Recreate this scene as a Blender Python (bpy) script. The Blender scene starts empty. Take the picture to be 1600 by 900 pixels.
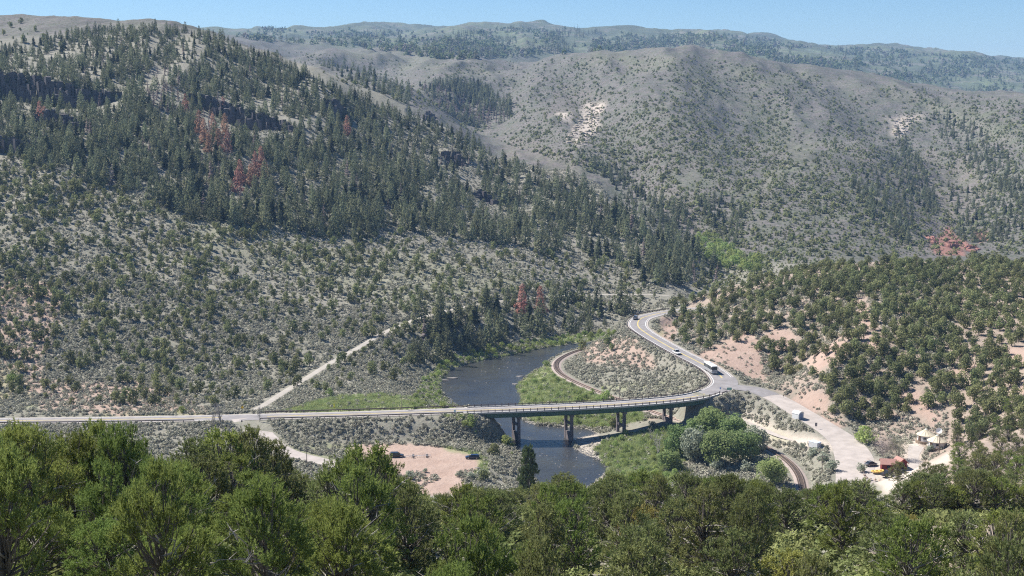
import bpy, bmesh, math, random
import numpy as np
from mathutils import Vector, Matrix, Euler

S = bpy.context.scene
C = S.collection
random.seed(11)
RNG = np.random.default_rng(11)
PI = math.pi

# ------------------------------------------------------------------ camera
CAM_H = 126.0
F = 2000.0                       # focal length in photograph pixels (1600 wide)
TH = math.atan(0.15)
cd = bpy.data.cameras.new('camera'); cam = bpy.data.objects.new('camera', cd); C.objects.link(cam)
cam.location = (0, 0, CAM_H); cam.rotation_euler = (PI/2 - TH, 0, 0)
cd.sensor_width = 36.0; cd.lens = 36.0*F/1600.0; cd.clip_start = 0.5; cd.clip_end = 30000
S.camera = cam

# ------------------------------------------------------------------ world, sun, exposure
SUN_EL = math.radians(47)
SUN_H = (-0.88, 0.475)           # horizontal direction towards the sun (left, beyond)
w = bpy.data.worlds.new('World'); S.world = w; w.use_nodes = True
nt = w.node_tree; bg = nt.nodes['Background']
sky = nt.nodes.new('ShaderNodeTexSky'); sky.sky_type = 'NISHITA'; sky.sun_disc = False
sky.sun_elevation = SUN_EL; sky.sun_rotation = math.atan2(SUN_H[0], SUN_H[1])
sky.altitude = 2100; sky.air_density = 1.0; sky.dust_density = 0.0; sky.ozone_density = 3.5
hs_ = nt.nodes.new('ShaderNodeHueSaturation'); hs_.inputs['Saturation'].default_value = 1.2
nt.links.new(sky.outputs[0], hs_.inputs['Color']); nt.links.new(hs_.outputs[0], bg.inputs[0]); bg.inputs[1].default_value = 0.064
sl = bpy.data.lights.new('sun', 'SUN'); sl.energy = 5.0; sl.angle = math.radians(0.5); sl.color = (1.0, 0.95, 0.87)
so = bpy.data.objects.new('sun', sl); C.objects.link(so)
sd = Vector((SUN_H[0]*math.cos(SUN_EL), SUN_H[1]*math.cos(SUN_EL), math.sin(SUN_EL)))
so.rotation_euler = sd.to_track_quat('Z', 'Y').to_euler(); so.location = sd*500
S.view_settings.view_transform = 'Standard'; S.view_settings.look = 'None'
S.view_settings.exposure = 0.93; S.view_settings.gamma = 1.0
S.cycles.max_bounces = 5; S.cycles.diffuse_bounces = 2; S.cycles.glossy_bounces = 2
S.cycles.transmission_bounces = 2; S.cycles.transparent_max_bounces = 4; S.cycles.volume_bounces = 0
S.cycles.use_denoising = False; S.cycles.pixel_filter_type = 'BLACKMAN_HARRIS'; S.cycles.filter_width = 1.15

# ------------------------------------------------------------------ picture <-> place
cT, sT = math.cos(TH), math.sin(TH)
def ray(px, py):
    a = (np.asarray(px, float)-800)/F; b = (450-np.asarray(py, float))/F
    return a, cT + b*sT, -sT + b*cT
def at_Y(px, py, Y):
    dx, dy, dz = ray(px, py); s = Y/dy
    return dx*s, Y+0*s, CAM_H + dz*s
def at_z(px, py, z):
    dx, dy, dz = ray(px, py); s = (z-CAM_H)/dz
    return dx*s, dy*s, z+0*s
def proj(x, y, z):
    zz = z-CAM_H
    dep = y*cT - zz*sT; up = y*sT + zz*cT
    return 800 + F*x/dep, 450 - F*up/dep

# ------------------------------------------------------------------ terrain control points
CP = []
def cY(px, py, Y): CP.append(tuple(map(float, at_Y(px, py, Y))))
def cz(px, py, z): CP.append(tuple(map(float, at_z(px, py, z))))
def cw(px, Y, z): CP.append(((px-800)/F*Y, Y, z))
# slope under the viewpoint
for px in (-500, 0, 250, 500, 800, 1000, 1200, 1600, 2100):
    cw(px, 3, 124.0); cw(px, 12, 118.5)
    if px <= 500:
        cw(px, 30, 111.5); cw(px, 50, 106.3); cw(px, 70, 101.3); cw(px, 100, 92.5); cw(px, 130, 82); cw(px, 200, 46); cw(px, 290, 20); cw(px, 370, 7.0)
    elif px < 1300:
        cw(px, 30, 107); cw(px, 45, 103); cw(px, 60, 99.5); cw(px, 80, 95.5); cw(px, 105, 89.5); cw(px, 130, 82.5); cw(px, 160, 70); cw(px, 200, 52); cw(px, 290, 22); cw(px, 370, 7.0)
    else:
        cw(px, 45, 104.5); cw(px, 80, 97)
for px in (1500, 1600, 2000):
    cY(px, 800, 140); cY(px, 745, 220); cY(px, 705, 300)
cY(1400, 805, 140); cY(1400, 785, 180); cw(1400, 260, 38); cY(1440, 730, 330); cw(1330, 250, 34)
cY(1480, 705, 330)
# valley floor, left
for px in (-500, -200, 0, 150, 300):
    cz(px, 652, 8.6); cz(px, 672, 7.6); cz(px, 690, 6.5)
cz(450, 680, 6.5); cz(550, 690, 5.0); cz(650, 700, 4.6); cz(700, 725, 4.4); cz(640, 745, 4.4); cz(560, 720, 4.8)
cz(600, 665, 8.0); cz(700, 668, 6.5); cz(500, 640, 10); cz(620, 628, 9.5); cz(560, 612, 10.5)
# river corridor
for px, py in ((740, 650), (700, 615), (760, 575), (860, 550), (940, 536), (900, 640), (850, 665), (860, 720), (890, 750)):
    cz(px, py, 0.4)
cw(1000, 690, 0.6); cw(1080, 760, 1.5); cw(1130, 860, 4); cw(1150, 940, 8)
# meadow and knoll between rail and road
cz(850, 600, 2.2); cz(880, 630, 2.6); cz(930, 650, 3.0); cz(960, 690, 2.5); cz(1000, 720, 2.5); cz(1060, 700, 3); cz(1130, 730, 3.5)
cz(905, 585, 5.2); cz(960, 612, 5.6); cz(935, 528, 13.5); cz(960, 520, 14.5); cz(915, 545, 9.5); cz(960, 570, 10.0); cz(1000, 590, 9.0)
cz(1050, 600, 11); cz(1080, 595, 13); cz(1000, 545, 15.5); cz(960, 500, 14.0)
cz(1180, 640, 10); cz(1240, 670, 7.5); cz(1200, 675, 6.5); cz(1290, 730, 6.5); cz(1240, 720, 5.2); cz(1150, 660, 7)
cz(1340, 715, 8.2); cz(1390, 730, 8.5); cz(1400, 690, 9.5); cz(1445, 690, 10.5); cz(1470, 705, 10.5); cz(1340, 660, 11)
cz(1270, 620, 16); cz(1210, 608, 15); cz(1300, 650, 14)
# right hill
cY(1100, 545, 545); cY(1180, 530, 548); cY(1060, 510, 612); cY(1130, 480, 625); cY(1250, 480, 580); cY(1300, 540, 500)
cY(1250, 585, 508); cY(1350, 600, 465); cY(1450, 630, 445); cY(1450, 560, 475); cY(1450, 500, 525); cY(1450, 440, 610)
cY(1330, 450, 600); cY(1550, 650, 420); cY(1600, 600, 430); cY(1600, 520, 500); cY(1600, 440, 610); cY(1900, 600, 430); cY(1900, 450, 600)
cY(1560, 690, 360)
cY(1100, 458, 690); cY(1200, 437, 700); cY(1300, 421, 705); cY(1400, 416, 710); cY(1500, 414, 715); cY(1600, 412, 720); cY(1900, 409, 730)
for px in (1200, 1300, 1400, 1500, 1600, 1900): cw(px, 870, 10)
# left hill : (px, [(py, Y) ...])
for px, col in ((-450, [(620, 505), (500, 580), (400, 660), (300, 755), (200, 860), (130, 960), (90, 1080), (60, 1300), (30, 1600)]),
                (-150, [(620, 500), (500, 575), (400, 655), (300, 750), (200, 860), (130, 960), (90, 1080), (64, 1300), (42, 1600)]),
                (0, [(610, 503), (500, 572), (400, 650), (300, 745), (200, 855), (130, 955), (88, 1080), (62, 1300), (41, 1600)]),
                (110, [(615, 500), (500, 580), (400, 660), (300, 755), (200, 865), (130, 965), (86, 1080), (62, 1280), (50, 1600)]),
                (200, [(610, 505), (500, 585), (400, 670), (300, 770), (200, 885), (122, 1000), (78, 1110), (58, 1230)]),
                (300, [(610, 510), (500, 595), (400, 685), (300, 785), (200, 905), (112, 1045), (57, 1200)]),
                (400, [(600, 520), (500, 605), (400, 705), (300, 810), (200, 940), (122, 1080), (86, 1170)]),
                (500, [(575, 545), (500, 615), (400, 725), (300, 835), (200, 980), (128, 1110)]),
                (600, [(555, 570), (500, 620), (400, 740), (300, 865), (200, 1050), (160, 1120)]),
                (700, [(540, 600), (490, 640), (400, 760), (300, 905), (230, 1040), (197, 1110)]),
                (800, [(520, 640), (460, 700), (400, 785), (300, 955), (243, 1065)]),
                (900, [(505, 690), (460, 740), (400, 820), (330, 930), (268, 1030)]),
                (1000, [(480, 725), (440, 780), (390, 860), (335, 950)]),
                (1070, [(460, 760), (430, 810), (395, 880)])):
    for py, Y in col: cY(px, py, Y)
cw(300, 1500, 176); cw(400, 1450, 140); cw(-450, 2100, 225); cw(0, 2100, 215); cw(110, 2000, 195); cw(300, 2000, 150)
cw(500, 1350, 112); cw(640, 1320, 72); cw(760, 1240, 44); cw(900, 1150, 27); cw(1000, 1050, 20); cw(1100, 960, 13)
# middle mountain
for px, col in ((500, [(118, 1750), (97, 2200), (84, 2700)]),
                (400, [(78, 2500), (66, 2900)]),
                (600, [(150, 1550), (122, 1900), (100, 2300), (80, 2900)]),
                (700, [(190, 1430), (150, 1700), (120, 2050), (95, 2600)]),
                (800, [(215, 1380), (165, 1680), (130, 2000), (100, 2500)]),
                (900, [(250, 1270), (200, 1470), (150, 1750), (115, 2050), (90, 2400)]),
                (1000, [(310, 1120), (250, 1290), (190, 1500), (130, 1830), (86, 2200)]),
                (1080, [(395, 965), (340, 1075), (270, 1230), (200, 1450), (130, 1770), (83, 2080)]),
                (1180, [(400, 950), (330, 1090), (260, 1265), (190, 1490), (130, 1760), (102, 2000)]),
                (1300, [(395, 950), (330, 1080), (250, 1280), (180, 1560), (135, 1850), (115, 2080)]),
                (1400, [(390, 950), (330, 1060), (250, 1240), (180, 1450), (150, 1750), (128, 2000)]),
                (1500, [(385, 950), (320, 1080), (250, 1260), (190, 1500), (152, 1850)]),
                (1600, [(380, 950), (320, 1080), (250, 1270), (200, 1480), (163, 1800)]),
                (1900, [(375, 950), (320, 1080), (250, 1270), (210, 1480), (190, 1750)])):
    for py, Y in col: cY(px, py, Y)
for px, z in ((900, 165), (1080, 160), (1300, 120), (1600, 80), (1900, 60)): cw(px, 2650, z)
# far range
for px, py in ((-500, 60), (-100, 58), (200, 58), (355, 56), (385, 51), (420, 44), (460, 50), (490, 53), (530, 50), (570, 42), (605, 38), (640, 42), (680, 51), (720, 53), (760, 47), (790, 46),
               (840, 49), (880, 47), (925, 47), (965, 51), (1005, 62), (1025, 62), (1060, 55), (1085, 53), (1110, 55), (1165, 60), (1185, 59), (1230, 68), (1275, 76),
               (1340, 76), (1400, 79), (1440, 83), (1475, 88), (1500, 86), (1550, 93), (1600, 94), (1750, 100), (2100, 105)):
    cY(px, py, 6000)
for px in (-500, 0, 355, 605, 800, 1080, 1300, 1600, 2100): cw(px, 8600, 300)
for px, py in ((400, 62), (500, 72), (600, 70), (700, 75), (800, 72), (900, 78), (1000, 82), (1100, 80), (1200, 92), (1300, 104), (1400, 116), (1500, 130), (1600, 142), (1900, 160), (0, 80)):
    cY(px, py, 3700)
CP = np.array(CP)
def tcoord(x, y): return np.stack([6.67*x/y, 4.0*np.log(y)], -1)
def tps_fit(P):
    q = tcoord(P[:, 0], P[:, 1]); v = (P[:, 2]-CAM_H)/P[:, 1]
    n = len(q); d2 = ((q[:, None]-q[None])**2).sum(-1)
    K = 0.5*d2*np.log(d2+1e-12); K[np.arange(n), np.arange(n)] = 0.004
    A = np.zeros((n+3, n+3)); A[:n, :n] = K; A[:n, n] = 1; A[:n, n+1:] = q; A[n, :n] = 1; A[n+1:, :n] = q.T
    return q, np.linalg.solve(A, np.concatenate([v, [0, 0, 0]]))
TQ, TW = tps_fit(CP)
def tps(x, y):
    sh = np.shape(x); q = tcoord(np.ravel(x), np.ravel(y)); out = np.empty(len(q))
    for i in range(0, len(q), 20000):
        s = q[i:i+20000]; d2 = (s**2).sum(-1)[:, None] + (TQ**2).sum(-1)[None] - 2*s@TQ.T
        d2 = np.maximum(d2, 1e-12)
        out[i:i+20000] = (0.5*d2*np.log(d2))@TW[:-3] + TW[-3] + s@TW[-2:]
    return CAM_H + (out*np.ravel(y)).reshape(sh)

# ------------------------------------------------------------------ noise
def hash2(i, j, s):
    h = (i.astype(np.int64)*374761393 + j.astype(np.int64)*668265263 + s*974634721) & 0x7fffffff
    h = ((h ^ (h >> 13))*1274126177) & 0x7fffffff
    return ((h ^ (h >> 16)) & 0xffff)/65535.0
def vnoise(x, y, s=0):
    xi = np.floor(x); yi = np.floor(y); fx = x-xi; fy = y-yi
    fx = fx*fx*(3-2*fx); fy = fy*fy*(3-2*fy)
    a = hash2(xi, yi, s); b = hash2(xi+1, yi, s); c = hash2(xi, yi+1, s); d = hash2(xi+1, yi+1, s)
    return (a*(1-fx)+b*fx)*(1-fy) + (c*(1-fx)+d*fx)*fy
def fbm(x, y, o=4, s=0):
    r = 0; a = 1.0; t = 0
    for k in range(o):
        r = r + a*(vnoise(x, y, s+k)-0.5); t += a; a *= 0.5; x = x*2.03+17.1; y = y*2.03+5.7
    return r/t
def ridged(x, y, o=3, s=0):
    r = 0; a = 1.0; t = 0
    for k in range(o):
        r = r + a*(1-np.abs(2*vnoise(x, y, s+k)-1)); t += a; a *= 0.5; x = x*2.1+3.3; y = y*2.1+9.1
    return r/t
def sstep(a, b, x):
    t = np.clip((x-a)/(b-a), 0, 1); return t*t*(3-2*t)

# ------------------------------------------------------------------ paths
def catmull(P, n):
    P = np.array(P, float); Q = np.vstack([2*P[0]-P[1], P, 2*P[-1]-P[-2]]); out = []
    for i in range(1, len(Q)-2):
        for t in np.linspace(0, 1, n, endpoint=False):
            a, b, c, d = Q[i-1], Q[i], Q[i+1], Q[i+2]
            out.append(0.5*((2*b)+(-a+c)*t+(2*a-5*b+4*c-d)*t*t+(-a+3*b-3*c+d)*t**3))
    out.append(Q[-2]); return np.array(out)
def resample(P, step):
    d = np.r_[0, np.cumsum(np.linalg.norm(np.diff(P[:, :2], axis=0), axis=1))]
    n = max(2, int(d[-1]/step)+1); t = np.linspace(0, d[-1], n)
    return np.stack([np.interp(t, d, P[:, k]) for k in range(P.shape[1])], -1)
def pathz(pts, step=2.0):           # (px, py, z, width)
    W = []
    for p in pts:
        x, y, z = at_z(p[0], p[1], p[2]); W.append((float(x), float(y), p[2], p[3]))
    return resample(catmull(W, 12), step)
ROAD = pathz([(-420, 662, 7.6, 9), (0, 657.5, 8.0, 9), (150, 656, 8.3, 9), (300, 653.5, 8.9, 9), (410, 651, 9.5, 9), (550, 647.3, 10.3, 9), (700, 642.5, 11.1, 9), (805, 639, 11.8, 9),
              (890, 635.5, 12.4, 9), (972, 631, 13.1, 9), (1045, 625, 13.7, 9), (1090, 618.5, 14.2, 9.5), (1118, 609, 14.8, 10.5), (1131, 599, 15.3, 11), (1126, 588, 15.7, 10.5), (1112, 577, 16.1, 10),
              (1090, 565, 16.5, 9.5), (1062, 551, 17.0, 9.5), (1035, 536, 17.6, 9.5), (1010, 521, 18.1, 9.5), (997, 509.5, 18.4, 10), (1000, 499, 18.6, 10), (1016, 493, 18.7, 9.5),
              (1040, 488, 18.8, 9), (1075, 484, 18.9, 9), (1110, 481, 19.0, 9)], 1.5)
SIDE_R = pathz([(1132, 603, 15.2, 9), (1165, 606, 15.1, 9.5), (1190, 612, 14.6, 9), (1219, 625, 13.5, 9), (1249, 643, 12.4, 9.5), (1289, 667, 10.9, 9.5), (1320, 690, 9.6, 11), (1334, 713, 8.7, 12.5), (1336, 735, 8.2, 12), (1337, 755, 7.9, 12)])
SIDE_L = pathz([(385, 653, 9.4, 11), (394, 665, 8.8, 9.5), (411, 681, 7.9, 8.5), (433, 698, 6.9, 7), (462, 710, 6.1, 6), (510, 722, 5.4, 6), (560, 735, 4.8, 6)])
RAIL = pathz([(960, 541, 4.8, 5), (925, 544, 4.8, 5), (898, 550, 4.8, 5), (877, 560, 4.8, 5), (869, 570, 4.8, 5), (874, 582, 4.8, 5), (895, 595, 4.8, 5), (930, 610, 4.8, 5), (985, 631, 4.8, 5), (1030, 647, 4.8, 5),
              (1070, 659, 4.8, 5), (1110, 670, 4.8, 5), (1150, 682, 4.8, 5), (1185, 694, 4.8, 5), (1212, 708, 4.8, 5), (1234, 724, 4.8, 5), (1248, 742, 4.8, 5), (1254, 762, 4.8, 5), (1256, 790, 4.8, 5)], 1.5)
TRACK_R = pathz([(1150, 653, 7.5, 3.5), (1175, 664, 7.0, 3.5), (1200, 674, 6.8, 3.5), (1230, 684, 7.0, 4), (1262, 690, 7.6, 4), (1310, 697, 9.0, 5)])
TRACK_Y = pathz([(1432, 697, 10.2, 5), (1427, 712, 9.3, 3.5), (1428, 728, 8.6, 3), (1425, 745, 8.0, 3)])
LEFTB = [(880, 815), (855, 775), (830, 740), (812, 708), (782, 682), (748, 655), (725, 640), (700, 622), (686, 603), (691, 590), (706, 578), (740, 566), (790, 556), (840, 545.5), (890, 538), (940, 533), (1000, 529), (1060, 520)]
RIGHTB = [(1060, 523), (1000, 534.5), (930, 541), (898, 549), (868, 562), (842, 577), (818, 592), (809, 604), (812, 615), (815, 625), (810, 640), (817, 655), (838, 664), (885, 667.5), (922, 672), (932, 678), (905, 685), (893, 695), (912, 709), (937, 719), (950, 733), (925, 757), (915, 775), (930, 815)]
def rz(px, py): x, y, z = at_z(px, py, 0.0); return (float(x), float(y))
RIV = np.array([rz(*p) for p in LEFTB+RIGHTB])
RIVC = catmull(np.c_[RIV, np.zeros(len(RIV))], 4)[:, :2]
LOT = np.array([[float(v) for v in at_z(px, py, 4.4)[:2]] for px, py in
       ((540, 699), (600, 696), (660, 696), (700, 700), (735, 707), (752, 716), (757, 724), (745, 732), (715, 738), (722, 752), (735, 765), (700, 775), (660, 775), (655, 765), (690, 745), (650, 738), (620, 745), (580, 735), (540, 715))])
YARD = np.array([[float(v) for v in at_z(px, py, 8.4)[:2]] for px, py in ((1340, 722), (1368, 718), (1390, 722), (1400, 735), (1385, 748), (1350, 748))])
def seg_dist(x, y, P, closed=False):
    """distance to a polyline, and the interpolated index"""
    x = np.ravel(x); y = np.ravel(y); best = np.full(len(x), 1e9); idx = np.zeros(len(x))
    n = len(P); m = n if closed else n-1
    for i in range(m):
        a = P[i, :2]; b = P[(i+1) % n, :2]; d = b-a; L = max(1e-9, d@d)
        t = np.clip(((x-a[0])*d[0]+(y-a[1])*d[1])/L, 0, 1)
        q = (x-a[0]-t*d[0])**2 + (y-a[1]-t*d[1])**2
        k = q < best; best[k] = q[k]; idx[k] = i+t[k]
    return np.sqrt(best), idx
def inside(x, y, P):
    x = np.ravel(x); y = np.ravel(y); r = np.zeros(len(x), bool); n = len(P)
    for i in range(n):
        x1, y1 = P[i, :2]; x2, y2 = P[(i+1) % n, :2]
        if y1 == y2: continue
        c = ((y1 > y) != (y2 > y)) & (x < (x2-x1)*(y-y1)/(y2-y1)+x1); r ^= c
    return r
def near_mask(x, y, P, m):
    return (x > P[:, 0].min()-m) & (x < P[:, 0].max()+m) & (y > P[:, 1].min()-m) & (y < P[:, 1].max()+m)

# ------------------------------------------------------------------ height field
NOISE_AMP = 1.0
def base_h(x, y):
    z = tps(x, y)
    # gullies and swells, absent on the valley floor and under the viewpoint
    px, _ = proj(x, y, z)
    hill = sstep(12, 40, z)*sstep(430, 620, y)
    a = fbm(x/160, y/260, 4, 3)*18*hill*sstep(450, 1000, y)
    g = ((ridged(x/95+0.4*fbm(x/60, y/60, 2, 9), y/330, 3, 21)-0.55)*15+(ridged(x/210+0.5*fbm(x/120, y/160, 2, 19), y/800, 2, 25)-0.55)*30*sstep(950, 1400, y)+(ridged(x/62+0.5*fbm(x/50, y/90, 2, 29), y/210, 3, 35)-0.55)*8*sstep(950, 1300, y))*hill*sstep(500, 900, y)*(1-0.6*sstep(2500, 4000, y))
    far = sstep(2300, 3600, y)
    a2 = (ridged(x/420, y/900, 4, 31)-0.6)*70*far + fbm(x/150, y/300, 3, 40)*18*far
    b = fbm(x/22, y/22, 4, 50)*1.6*(0.35+hill)
    rh = sstep(12, 30, z)*(px > 1040)*sstep(380, 520, y)*(1-sstep(640, 720, y))
    r = (ridged(x/26, y/60, 3, 61)-0.6)*3.0*rh
    return z + a + g + a2 + b*sstep(5, 60, y) + r
def flatten(x, y, z, P, zoff, inner, outer):
    k = near_mask(x, y, P, outer+12)
    if not k.any(): return z
    d, i = seg_dist(x[k], y[k], P)
    zi = np.interp(i, np.arange(len(P)), P[:, 2]); wi = np.interp(i, np.arange(len(P)), P[:, 3])/2
    t = 1-sstep(wi+inner, wi+outer, d)
    z = z.copy(); z[k] = z[k]*(1-t) + (zi+zoff)*t
    return z
CLIFFPX = [([(-60, 128), (0, 130), (40, 133), (80, 140), (120, 150), (150, 151), (190, 149)], 20), ([(292, 150), (330, 160), (370, 178), (410, 190), (450, 198), (468, 207)], 15),
           ([(503, 172), (525, 170), (547, 179)], 10), ([(635, 180), (665, 181), (690, 188), (712, 198)], 11), ([(690, 243), (712, 248), (732, 260)], 14),
           ([(740, 306), (757, 308), (772, 319)], 13), ([(-30, 222), (0, 223), (40, 226), (72, 229)], 8), ([(60, 178), (100, 186), (140, 196)], 10)]
RAVPX = [([(1290, 118), (1345, 150), (1400, 200), (1430, 250), (1450, 320), (1468, 392)], 18, 55), ([(1430, 150), (1490, 205), (1540, 270), (1600, 330), (1680, 400)], 22, 60),
         ([(1090, 110), (1130, 150), (1180, 210), (1240, 245), (1300, 265)], 14, 50), ([(1130, 105), (1200, 160), (1290, 205), (1370, 235)], 12, 45),
         ([(690, 120), (740, 160), (790, 205), (850, 240)], 22, 60), ([(880, 260), (960, 250), (1040, 300), (1110, 380)], 10, 45), ([(560, 95), (640, 115), (720, 150)], 14, 70),
         ([(900, 100), (930, 150), (960, 210), (985, 270)], 12, 50)]
CLIFFS = []; RAVS = []
def height(x, y, trail=None):
    sh = np.shape(x); x = np.ravel(x).astype(float); y = np.ravel(y).astype(float)
    z = base_h(x, y)
    for P, h in CLIFFS:
        k = near_mask(x, y, P, 90)
        if not k.any(): continue
        d, i = seg_dist(x[k], y[k], P); a = P[np.clip(i.astype(int), 0, len(P)-2)]; b = P[np.clip(i.astype(int)+1, 1, len(P)-1)]
        side = (b[:, 0]-a[:, 0])*(y[k]-a[:, 1]) - (b[:, 1]-a[:, 1])*(x[k]-a[:, 0])
        t = np.sin(np.clip(i/(len(P)-1), 0.0, 1.0)*PI)**0.6
        z[k] += h*t*np.where(side > 0, 0.35*np.exp(-d/28), -0.65*np.exp(-d/34))
    for P, dep, wd in RAVS:
        k = near_mask(x, y, P, wd*2.5)
        d, i = seg_dist(x[k], y[k], P); z[k] -= 1.7*dep*np.exp(-(d/wd)**2)*np.sin(np.clip(i/(len(P)-1), 0.04, 0.96)*PI)**0.5
    k = near_mask(x, y, RIVC, 40)
    d = np.full(len(x), 1e9); ins = np.zeros(len(x), bool)
    dk, _ = seg_dist(x[k], y[k], RIVC, True); d[k] = dk; ins[k] = inside(x[k], y[k], RIVC)
    bank = np.minimum(z, 0.12 + 0.16*d)
    t = sstep(0, 30, d); zb = np.maximum(bank*(1-t)+z*t, 0.12)
    z = np.where(ins, -np.minimum(1.6, 0.02+d*0.35), np.where((y > 390) & (y < 760) & (d < 40), zb, z))
    for P, o in ((LOT, 4.4), (YARD, 8.4)):
        k = near_mask(x, y, P, 20)
        if k.any():
            dk, _ = seg_dist(x[k], y[k], P, True); ik = inside(x[k], y[k], P); t = np.where(ik, 1, 1-sstep(1, 14, dk)); zk = z[k]; z[k] = zk*(1-t)+o*t
    z = flatten(x, y, z, TRACK_R, -0.05, 0.3, 4)
    z = flatten(x, y, z, TRACK_Y, -0.05, 0.3, 4)
    z = flatten(x, y, z, RAIL, -0.12, 1.0, 6)
    z = flatten(x, y, z, SIDE_L, -0.1, 1.0, 8)
    z = flatten(x, y, z, SIDE_R, -0.1, 0.8, 8)
    br = (ROAD[:, 0] > BR0) & (ROAD[:, 0] < BR1)
    i0 = np.argmax(br); i1 = len(br)-1-np.argmax(br[::-1])
    i1 = i0 + np.argmax(ROAD[i0:, 0] > BR1)
    z = flatten(x, y, z, ROAD[:i0+1], -0.14, 1.3, 13)
    z = flatten(x, y, z, ROAD[i1:], -0.14, 1.3, 9)
    if trail is not None: z = flatten(x, y, z, trail, -0.06, 0.4, 5)
    return z.reshape(sh)
BR0 = float(at_z(725, 641, 11.2)[0]); BR1 = float(at_z(1108, 613, 14.5)[0])

# radial / lateral grid
Yg = [2.0]
while Yg[-1] < 8600:
    y = Yg[-1]
    Yg.append(y + (max(0.8, y*0.05) if y < 60 else y*0.022 if y < 350 else 2.0 if y < 720 else y*0.0055 if y < 2300 else y*0.011))
Yg = np.array(Yg)
ug = np.concatenate([np.linspace(-0.9, -0.47, 60, endpoint=False), np.linspace(-0.47, 0.47, 600), np.linspace(0.47, 0.9, 61)[1:]])
GX = ug[None, :]*Yg[:, None]; GY = np.repeat(Yg[:, None], len(ug), 1)
Z0 = height(GX, GY)
class Hit:
    """first meeting of a sight line with the terrain"""
    def __init__(s, Z): s.Z = Z; s.tan = (Z-CAM_H)/GY
    def __call__(s, px, py, ymin=380, ymax=1e9):
        px = np.atleast_1d(np.asarray(px, float)); py = np.atleast_1d(np.asarray(py, float))
        dx, dy, dz = ray(px, py); u = dx/dy; t = dz/dy
        fi = np.interp(u, ug, np.arange(len(ug))); out = np.full((len(px), 3), np.nan)
        k0 = np.searchsorted(Yg, ymin)
        for i in range(len(px)):
            j = int(fi[i]); fr = fi[i]-j; j2 = min(j+1, len(ug)-1)
            col = s.tan[:, j]*(1-fr) + s.tan[:, j2]*fr
            up = np.nonzero(col[k0:] >= t[i])[0]
            if len(up) == 0: continue
            k = k0+up[0]
            if k == k0: Y = Yg[k]
            else:
                a, b = col[k-1]-t[i], col[k]-t[i]; Y = Yg[k-1]+(Yg[k]-Yg[k-1])*(-a/(b-a+1e-12))
            if Y < ymax: out[i] = (u[i]*Y, Y, CAM_H+t[i]*Y)
        return out
hit0 = Hit(Z0)
for pts, h in CLIFFPX:
    P = hit0([p[0] for p in pts], [p[1] for p in pts], 480); P = P[~np.isnan(P[:, 0])]; CLIFFS.append((resample(catmull(P, 6), 6.0), h))
for pts, dep, wd in RAVPX:
    P = hit0([p[0] for p in pts], [p[1] for p in pts], 900); P = P[~np.isnan(P[:, 0])]; RAVS.append((resample(catmull(P, 6), 25.0), dep, wd))
TRAILPX = [(398, 641), (420, 628), (440, 615), (480, 590), (520, 565), (560, 543), (600, 520), (650, 499), (700, 485), (750, 475), (800, 468), (850, 464), (900, 461), (960, 460), (1010, 460), (1045, 462)]
_t = hit0([p[0] for p in TRAILPX], [p[1] for p in TRAILPX], 440)
_t = np.c_[_t, np.full(len(_t), 3.0)]; _t = _t[~np.isnan(_t[:, 0])]
TRAIL = resample(catmull(_t, 8), 3.0)
ZZ = height(GX, GY, TRAIL)
hit = Hit(ZZ)
def ground(x, y):
    """bilinear height of the built mesh"""
    x = np.atleast_1d(np.asarray(x, float)); y = np.atleast_1d(np.asarray(y, float))
    fi = np.interp(x/y, ug, np.arange(len(ug))); fj = np.interp(y, Yg, np.arange(len(Yg)))
    i = np.clip(fi.astype(int), 0, len(ug)-2); j = np.clip(fj.astype(int), 0, len(Yg)-2); a = fi-i; b = fj-j
    return (ZZ[j, i]*(1-a)+ZZ[j, i+1]*a)*(1-b) + (ZZ[j+1, i]*(1-a)+ZZ[j+1, i+1]*a)*b
# ================================================================== materials
def nodes(m):
    m.use_nodes = True; t = m.node_tree; t.nodes.clear(); o = t.nodes.new('ShaderNodeOutputMaterial'); return t, o
def N(t, k, **kw):
    n = t.nodes.new(k)
    for a, v in kw.items():
        if a.startswith('i_'):
            key = a[2:]; n.inputs[int(key) if key.isdigit() else key.replace('_', ' ')].default_value = v
        else: setattr(n, a, v)
    return n
def rgb(c): return (c[0], c[1], c[2], 1.0)
def mixc(t, fac, a, b):
    n = t.nodes.new('ShaderNodeMix'); n.data_type = 'RGBA'
    for s, v in ((0, fac), (6, a), (7, b)):
        if hasattr(v, 'node'): t.links.new(v, n.inputs[s])
        else: n.inputs[s].default_value = v if s == 0 else rgb(v)
    return n.outputs[2]
def mth(t, op, a, b=0.0, c=None):
    n = t.nodes.new('ShaderNodeMath'); n.operation = op
    for i, v in enumerate((a, b) if c is None else (a, b, c)):
        if hasattr(v, 'node'): t.links.new(v, n.inputs[i])
        else: n.inputs[i].default_value = v
    return n.outputs[0]
def noise(t, co, scale, detail=3, rough=0.55):
    n = N(t, 'ShaderNodeTexNoise', i_Scale=scale, i_Detail=detail, i_Roughness=rough); t.links.new(co, n.inputs['Vector']); return n.outputs[0]
def ramp(t, v, a, b):
    n = N(t, 'ShaderNodeMapRange'); n.inputs[1].default_value = a; n.inputs[2].default_value = b; n.clamp = True
    t.links.new(v, n.inputs[0]); return n.outputs[0]
MATS = {}
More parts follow.
